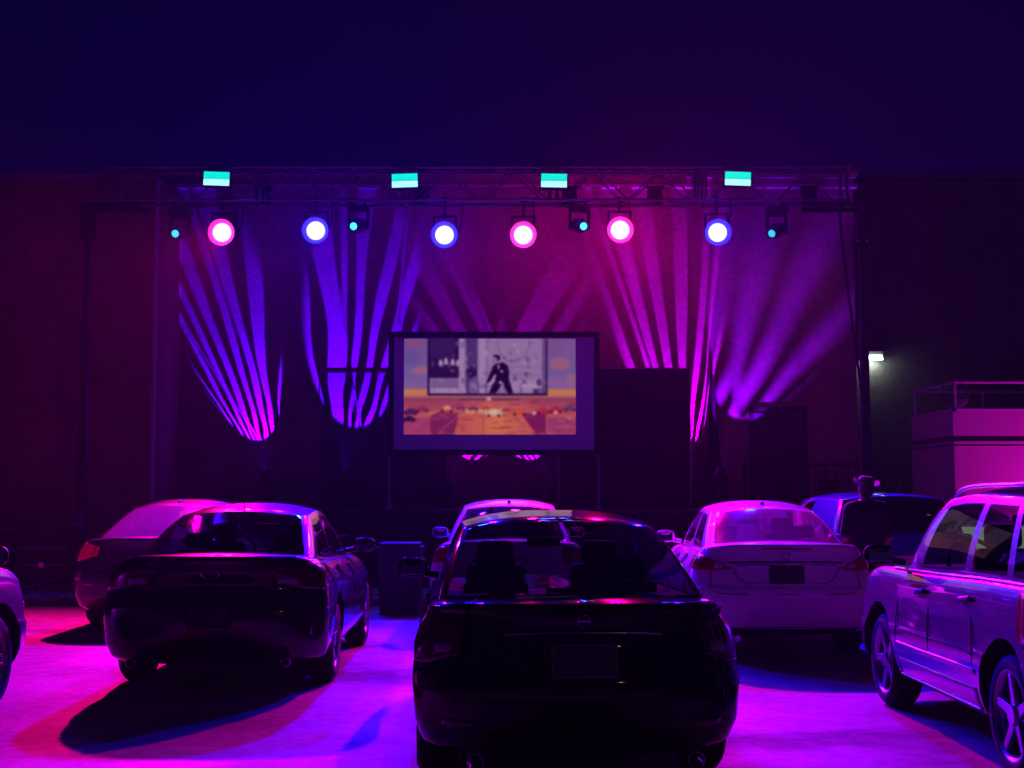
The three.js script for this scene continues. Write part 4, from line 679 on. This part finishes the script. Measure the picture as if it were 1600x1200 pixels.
// white compact sedan right of the middle
car({
  name: 'parked_sedan', label: 'white sedan right of the middle with its trunk, tail lamps and dark plate in view', at: [2.6, -13.05], yaw: -1.5, L: 4.62, w: 0.88, paint: whitePaint, rearTint: M.dusty, wheelR: 0.32, axle: [0.98, 3.68], seatZ: [2.45, 1.4], yb: 0.25, crown: 0.045,
  shoulder: [[0, 1.1], [0.4, 1.085], [1.0, 1.02], [3.1, 0.97], [3.5, 0.97], [4.4, 0.78], [4.62, 0.72]], rows: [[0, 0.9, 0.16, 0.12], [0.07, 0.94, 0.06, 0.05], [0.2, 0.98, 0.02, 0.01], [0.4, 0.998, 0.0, 0.0], [0.5, 1.0, 0.01, 0.02], [0.54, 0.997, 0.045, 0.05], [0.6, 0.995, 0.06, 0.06], [0.74, 0.972, 0.085, 0.12], [0.79, 0.958, 0.075, 0.15], [0.9, 0.9, 0.08, 0.25], [0.97, 0.85, 0.055, 0.34], [1.0, 0.805, 0.07, 0.42]], er: 0.46, n: 2.4,
  gh: { zr: [0.42, 1.3], zf: [3.5, 2.6], wb: 0.705, wt: 0.54, side: sideSedan, windows: [[0.09, 0.45], [0.5, 0.96]], rearGlass: 0.64, frontGlass: 2.3, roof: [[0.5, 1.41], [1.25, 1.445], [2.1, 1.5], [2.8, 1.45], [3.5, 1.38]], er: [0.38, 0.26], n: 2.7 },
  detail(k) {
    for (const s of [-1, 1]) { const l = part('tail_lamp', k.patch(0.36, 1.1, lo(0.72, 0.7, 0.7, 0.72, 0.8), lo(0.74, 0.82, 0.87, 0.9, 0.9), s), M.tailRed, k.t); part('reverse_lens', k.patch(0.44, 0.54, lo(0.735, 0.73), lo(0.79, 0.81), s, 0.02, 6, 4), M.tailWhite, l); }
    part('chrome_strip', k.seam([[0.34, 0.765, 1], [0.2, 0.775, 1], [0, 0.778, 1], [0.2, 0.775, -1], [0.34, 0.765, -1]], 0.011, 0.012), M.chrome, k.t);
    plate(k, 0, 0.665, 0.31, 0.16, std([0.05, 0.045, 0.05], 0.45), M.blackMetal);
    part('plate_recess_seam', [k.seam([[0.36, 0.75, 1], [0.3, 0.62, 1], [0.22, 0.57, 1], [0, 0.565, 1], [0.22, 0.57, -1], [0.3, 0.62, -1], [0.36, 0.75, -1]], 0.006)], std([0.2, 0.2, 0.2], 0.6), k.t);
    trunk(k, 0.56, 0.7, 0.46, [k.seam([[0.4, 0.795, 1], [0.2, 0.805, 1], [0, 0.805, 1], [0.2, 0.805, -1], [0.4, 0.795, -1]], 0.009)]);
    part('emblem', k.onShell(mergeGeometries([new THREE.TorusGeometry(0.05, 0.007, 6, 24), new THREE.BoxGeometry(0.12, 0.018, 0.01)]), 0, 0.88, 1, 0.012), M.chrome, k.t);
    part('brake_lamp', k.patch(0, 0.16, lo(0.945, 0.945), lo(0.965, 0.965), 1, 0.006, 8, 2), M.tailRed, k.t); part('brake_lamp', k.patch(0, 0.16, lo(0.945, 0.945), lo(0.965, 0.965), -1, 0.006, 8, 2), M.tailRed, k.t);
    part('bumper_valance', k.patch(0, 0.62, lo(0.0, 0.0), lo(0.09, 0.07), 1, 0.006, 10, 3), M.blackPlastic, k.t); part('bumper_valance', k.patch(0, 0.62, lo(0, 0), lo(0.09, 0.07), -1, 0.006, 10, 3), M.blackPlastic, k.t);
    part('exhaust_tip', T(new THREE.CylinderGeometry(0.03, 0.03, 0.16, 16).rotateX(PI / 2), -0.48, 0.22, -0.1), M.chrome, k.t);
    for (const s of [-1, 1]) { doors(k, s, [1.2, 1.5, 1.8]); handles(k, s, [1.3, 1.56], 0.85, whitePaint); } fin(k, 1.55, M.blackPlastic);
  },
});
// sport utility shapes
const suvRows = [[0, 0.92, 0.14, 0.1], [0.06, 0.955, 0.05, 0.05], [0.18, 0.985, 0.01, 0.01], [0.38, 1.0, 0.0, 0.0], [0.46, 1.0, 0.01, 0.0], [0.5, 0.992, 0.05, 0.03], [0.72, 0.992, 0.06, 0.06], [0.9, 0.975, 0.08, 0.12], [0.97, 0.955, 0.1, 0.18], [1, 0.93, 0.12, 0.24]];
function suv(o) {
  return car({
    L: 4.42, w: 0.9, wheelR: 0.345, axle: [0.9, 3.54], seatZ: [2.35, 1.3], yb: 0.27, er: 0.34, ef: 0.5, n: 3.0, rows: suvRows, flare: 0.025, crown: 0.03, arch: 0.42,
    shoulder: [[0, 1.09], [1, 1.08], [3.0, 1.04], [3.45, 1.04], [4.2, 0.97], [4.42, 0.9]],
    gh: { zr: [0.16, 0.5], zf: [3.42, 2.72], wb: 0.8, wt: 0.645, side: [0, 0.03, 0.07, 0.14, 0.23, 0.27, 0.36, 0.45, 0.53, 0.58, 0.68, 0.78, 0.88, 0.955, 1], windows: o.solidQuarter ? [[0.58, 0.955]] : [[0.07, 0.23], [0.27, 0.53], [0.58, 0.955]], rearGlass: 0.72, frontGlass: 2.3, roof: [[0, 1.6], [0.6, 1.63], [2.0, 1.65], [2.7, 1.61], [3.4, 1.5]].map(([a, b]) => [a, b - (o.drop ?? 0)]), er: [0.26, 0.24], n: 3.2 }, ...o,
  });
}
suv({
  name: 'parked_suv', label: 'white utility car cut by the right edge, its left flank facing us', category: 'car', at: [3.66, -6.94], yaw: 0, paint: pearlPaint, glass: M.suvGlass, mirror: M.glossBlack, rim: M.rim, rimK: 0.72, twin: false, spokes: 5,
  detail(k) {
    for (const s of [-1, 1]) {
      doors(k, s, [1.3, 1.55, 1.76], 0.12); handles(k, s, [1.33, 1.6], 0.84, M.blackPlastic);
      part('belt_trim', k.seam([[1.05, 1.0, s], [1.3, 1.0, s], [1.6, 1.0, s], [1.86, 1.0, s]], 0.013, 0.002), M.chrome, k.t);
      part('sill_cladding', k.patch(1.285, 1.765, lo(0.02, 0.02), lo(0.2, 0.2), s, 0.008, 28, 4), pearlPaint, k.t);
      part('sill_strip', k.seam([[1.285, 0.05, s], [1.5, 0.05, s], [1.765, 0.05, s]], 0.009, 0.008), M.chrome, k.t);
      part('door_moulding', k.patch(1.285, 1.765, lo(0.3, 0.3), lo(0.345, 0.345), s, 0.008, 28, 3), pearlPaint, k.t);
      const z0 = -0.6, z1 = -2.7; part('roof_rail', [tube([[s * 0.56, k.roofY(z0) - 0.06, z0], [s * 0.56, k.roofY(z0) - 0.005, z0 - 0.12], [s * 0.57, k.roofY(-1.6) - 0.005, -1.6], [s * 0.56, k.roofY(z1) - 0.005, z1 + 0.12], [s * 0.56, k.roofY(z1) - 0.06, z1]], 0.016, 40)], M.chrome, k.t);
      part('tail_lamp', k.patch(0.62, 1.08, lo(0.6, 0.6, 0.62), lo(0.96, 0.97, 0.95), s), M.tailRed, k.t); part('side_marker', k.patch(2.1, 2.2, lo(0.62, 0.62), lo(0.68, 0.68), s, 0.008, 6, 3), M.tailWhite, k.t);
      part('fender_badge', k.onShell(box(0.012, 0.05, 0.012).rotateY(PI / 2), 1.93, 0.62, s, 0.008), M.chrome, k.t);
    }
    plate(k, 0, 0.62, 0.33, 0.16, M.paleMetal, M.blackMetal);
  },
});
suv({
  name: 'parked_suv', label: 'tall dark glassed utility car in the back right, its roof edge shining blue', at: [4.72, -16.5], yaw: 1, paint: bluePaint, glass: M.tint, rearTint: phys([0.03, 0.03, 0.035], 0.05, { transmission: 1, thickness: 0 }), w: 0.94, L: 4.8, axle: [0.95, 3.85], solidQuarter: true, drop: 0.06,
  detail(k) {
    for (const s of [-1, 1]) { doors(k, s, [1.3, 1.55, 1.76], 0.12); part('tail_lamp', k.patch(0.66, 1.08, lo(0.55, 0.55, 0.6), lo(0.97, 0.98, 0.96), s), M.tailRed, k.t); }
    part('rear_wiper', rod([0, 1.15, -0.1], [0.35, 1.2, -0.11], 0.008), M.rubber, k.t); plate(k, 0, 0.6, 0.33, 0.16, M.paleMetal, M.blackMetal); trunk(k, 0.62, 0.98, 0.5); part('liftgate_handle', k.patch(0, 0.25, lo(0.75, 0.75), lo(0.79, 0.79), 1, 0.02, 8, 3), bluePaint, k.t);
    part('roof_antenna', rod([0.1, k.roofY(-0.7), -0.7], [0.14, k.roofY(-0.7) + 0.2, -0.6], 0.004), M.rubber, k.t);
  },
});
// utility car at the left edge
suv({
  name: 'parked_suv', label: 'pale utility car cut by the left edge of the picture, only its front fender showing', at: [-4.68, -6.75], yaw: 0, paint: silverPaint, mirror: M.glossBlack,
  detail(k) {
    for (const s of [-1, 1]) { doors(k, s, [1.3, 1.55, 1.76], 0.12); handles(k, s, [1.33, 1.6], 0.84, M.blackPlastic); part('belt_trim', k.seam([[1.05, 1.0, s], [1.3, 1.0, s], [1.6, 1.0, s], [1.86, 1.0, s]], 0.012, 0.002), M.chrome, k.t); part('head_lamp', k.patch(2.3, 2.75, lo(0.66, 0.66), lo(0.86, 0.84), s), M.tailWhite, k.t); part('side_marker', k.patch(2.1, 2.2, lo(0.62, 0.62), lo(0.68, 0.68), s, 0.008, 6, 3), M.tailWhite, k.t); part('tail_lamp', k.patch(0.62, 1.08, lo(0.6, 0.6, 0.62), lo(0.96, 0.97, 0.95), s), M.tailRed, k.t); }
    plate(k, 0, 0.62, 0.33, 0.16, M.paleMetal, M.blackMetal);
  },
});
// ---------------------------------------------------------------- person standing between two cars, back to us
function fieldMesh(lo_, hi_, cell, sdf) {        // surface of sdf = 0 inside a box
  const n = Math.ceil(Math.max(...hi_.map((h, i) => h - lo_[i])) / cell) + 4, mc = new MarchingCubes(n, new THREE.MeshStandardMaterial(), false, false, 60000), half = n / 2, mid = lo_.map((v, i) => (v + hi_[i]) / 2);
  mc.isolation = 0;
  for (let z = 0; z < n; z++) for (let y = 0; y < n; y++) for (let x = 0; x < n; x++) mc.field[x + y * n + z * n * n] = -sdf(mid[0] + (x - half) * cell, mid[1] + (y - half) * cell, mid[2] + (z - half) * cell);
  mc.update();
  const k = mc.count ?? mc.geometry.drawRange.count, pos = mc.positionArray.slice(0, k * 3), nor = mc.normalArray.slice(0, k * 3);
  for (let i = 0; i < pos.length; i++) pos[i] = mid[i % 3] + pos[i] * half * cell;
  const g = new THREE.BufferGeometry(); g.setAttribute('position', new THREE.BufferAttribute(pos, 3)); g.setAttribute('normal', new THREE.BufferAttribute(nor, 3)); return g;
}
const capsule = (a, b, ra, rb) => (x, y, z) => { const dx = b[0] - a[0], dy = b[1] - a[1], dz = b[2] - a[2], t = clamp(((x - a[0]) * dx + (y - a[1]) * dy + (z - a[2]) * dz) / (dx * dx + dy * dy + dz * dz), 0, 1); return Math.hypot(x - a[0] - dx * t, y - a[1] - dy * t, z - a[2] - dz * t) - lerp(ra, rb, t); };
const ellip = (c, r) => (x, y, z) => { const k = Math.hypot((x - c[0]) / r[0], (y - c[1]) / r[1], (z - c[2]) / r[2]); return (k - 1) * Math.min(...r); };
const smin = (a, b, k) => { const h = clamp(0.5 + 0.5 * (b - a) / k, 0, 1); return lerp(b, a, h) - k * h * (1 - h); };
const blend = (list, k) => (x, y, z) => list.reduce((d, f) => smin(d, f(x, y, z), k), 9);
{
  const o = thing('person', 'person in dark clothes and a brimmed hat standing with back turned between two cars', 'person', [3.86, 0, -15.05], R(8));
  const arm = (s) => [capsule([s * 0.175, 1.395, 0], [s * 0.235, 1.14, 0.02], 0.062, 0.05), capsule([s * 0.235, 1.14, 0.02], [s * 0.235, 0.9, -0.06], 0.047, 0.033)];
  const leg = (s) => [capsule([s * 0.095, 0.93, 0], [s * 0.11, 0.5, -0.01], 0.095, 0.066), capsule([s * 0.11, 0.5, -0.01], [s * 0.12, 0.09, 0.03], 0.062, 0.042), capsule([s * 0.12, 0.045, 0.05], [s * 0.135, 0.035, -0.14], 0.042, 0.034)];
  const torso = [ellip([0, 1.3, 0], [0.2, 0.2, 0.125]), ellip([0, 1.08, 0], [0.165, 0.2, 0.115]), ellip([0, 0.95, 0.01], [0.175, 0.13, 0.125]), capsule([0, 1.47, 0.005], [0.165, 1.4, 0], 0.05, 0.058), capsule([0, 1.47, 0.005], [-0.165, 1.4, 0], 0.05, 0.058)];
  const neck = capsule([0, 1.44, 0], [0, 1.56, -0.015], 0.062, 0.056);
  const body = blend([...torso, neck, ...arm(1), ...arm(-1), ...leg(1), ...leg(-1)], 0.045);
  const hand = (s) => { const w = [s * 0.235, 0.895, -0.062]; return blend([capsule(w, [s * 0.232, 0.83, -0.075], 0.03, 0.034), ...[[-0.03, 0.075], [-0.01, 0.085], [0.011, 0.08], [0.031, 0.062]].map(([dz, l]) => capsule([s * 0.232, 0.81, -0.075 + dz], [s * 0.222, 0.81 - l, -0.085 + dz], 0.0095, 0.008)), capsule([s * 0.226, 0.86, -0.1], [s * 0.21, 0.8, -0.13], 0.012, 0.009)], 0.008); };
  const head = blend([ellip([0, 1.66, -0.005], [0.074, 0.105, 0.095]), ellip([0, 1.61, -0.04], [0.055, 0.07, 0.06]), capsule([0, 1.65, -0.1], [0, 1.625, -0.118], 0.01, 0.016), ellip([0.076, 1.64, 0.005], [0.012, 0.03, 0.02]), ellip([-0.076, 1.64, 0.005], [0.012, 0.03, 0.02]), capsule([-0.02, 1.585, -0.092], [0.02, 1.585, -0.092], 0.012, 0.012), neck], 0.014);
  const skin = std([0.32, 0.19, 0.13], 0.55), cloth = std([0.02, 0.02, 0.035], 0.9), trousers = std([0.025, 0.025, 0.03], 0.9);
  const whole = mergeGeometries([fieldMesh([-0.36, 0, -0.25], [0.36, 1.52, 0.25], 0.016, body), fieldMesh([-0.12, 1.5, -0.15], [0.12, 1.78, 0.12], 0.006, head).translate(0, -0.035, 0), fieldMesh([0.19, 0.7, -0.16], [0.29, 0.92, 0], 0.004, hand(1)), fieldMesh([-0.29, 0.7, -0.16], [-0.19, 0.92, 0], 0.004, hand(-1))]);
  part('body', whole, skin, o);
  part('shirt', fieldMesh([-0.36, 0.86, -0.25], [0.36, 1.55, 0.25], 0.014, (x, y, z) => Math.max(blend([...torso, capsule([0.175, 1.395, 0], [0.235, 1.16, 0.02], 0.066, 0.06), capsule([-0.175, 1.395, 0], [-0.235, 1.16, 0.02], 0.066, 0.06)], 0.05)(x, y, z) - 0.014, 0.9 - y, y - 1.505)), cloth, o);
  part('trousers', fieldMesh([-0.3, 0.02, -0.2], [0.3, 1.0, 0.2], 0.014, (x, y, z) => Math.max(blend([ellip([0, 0.95, 0.01], [0.172, 0.12, 0.122]), ...[1, -1].flatMap((s) => leg(s).slice(0, 2))], 0.04)(x, y, z) - 0.012, 0.07 - y, y - 0.97)), trousers, o);
  part('hair', fieldMesh([-0.12, 1.55, -0.12], [0.12, 1.78, 0.14], 0.008, (x, y, z) => Math.max(ellip([0, 1.668, 0.006], [0.082, 0.105, 0.1])(x, y, z), 1.585 - y - z * 0.3, -z - 0.05 + (1.66 - y) * 0.4)).translate(0, -0.035, 0), std([0.02, 0.015, 0.012], 0.6), o);
  // soft hat: crown and a brim curled up at the sides
  const crown = new THREE.LatheGeometry([[0.088, 0], [0.087, 0.05], [0.078, 0.085], [0.05, 0.1], [0, 0.085]].map((p) => new THREE.Vector2(...p)), 28).scale(1, 1, 1.12);
  const brim = new THREE.RingGeometry(0.08, 0.155, 40, 4).rotateX(-PI / 2), p = brim.attributes.position;
  for (let i = 0; i < p.count; i++) { const x = p.getX(i), z = p.getZ(i), r = Math.hypot(x, z), k = clamp((r - 0.08) / 0.075, 0, 1), side = Math.pow(Math.abs(x) / r, 2); p.setXYZ(i, x * (1 - 0.16 * k * side), 0.07 * k * k * side - 0.012 * k * (1 - side), z * 1.12); }
  brim.computeVertexNormals();
  const hat = part('hat', [crown, brim], std([0.11, 0.1, 0.11], 0.85), o); hat.position.set(0, 1.668, 0); hat.rotation.set(R(6), 0, R(-8));
}
renderer.render(scene, camera);
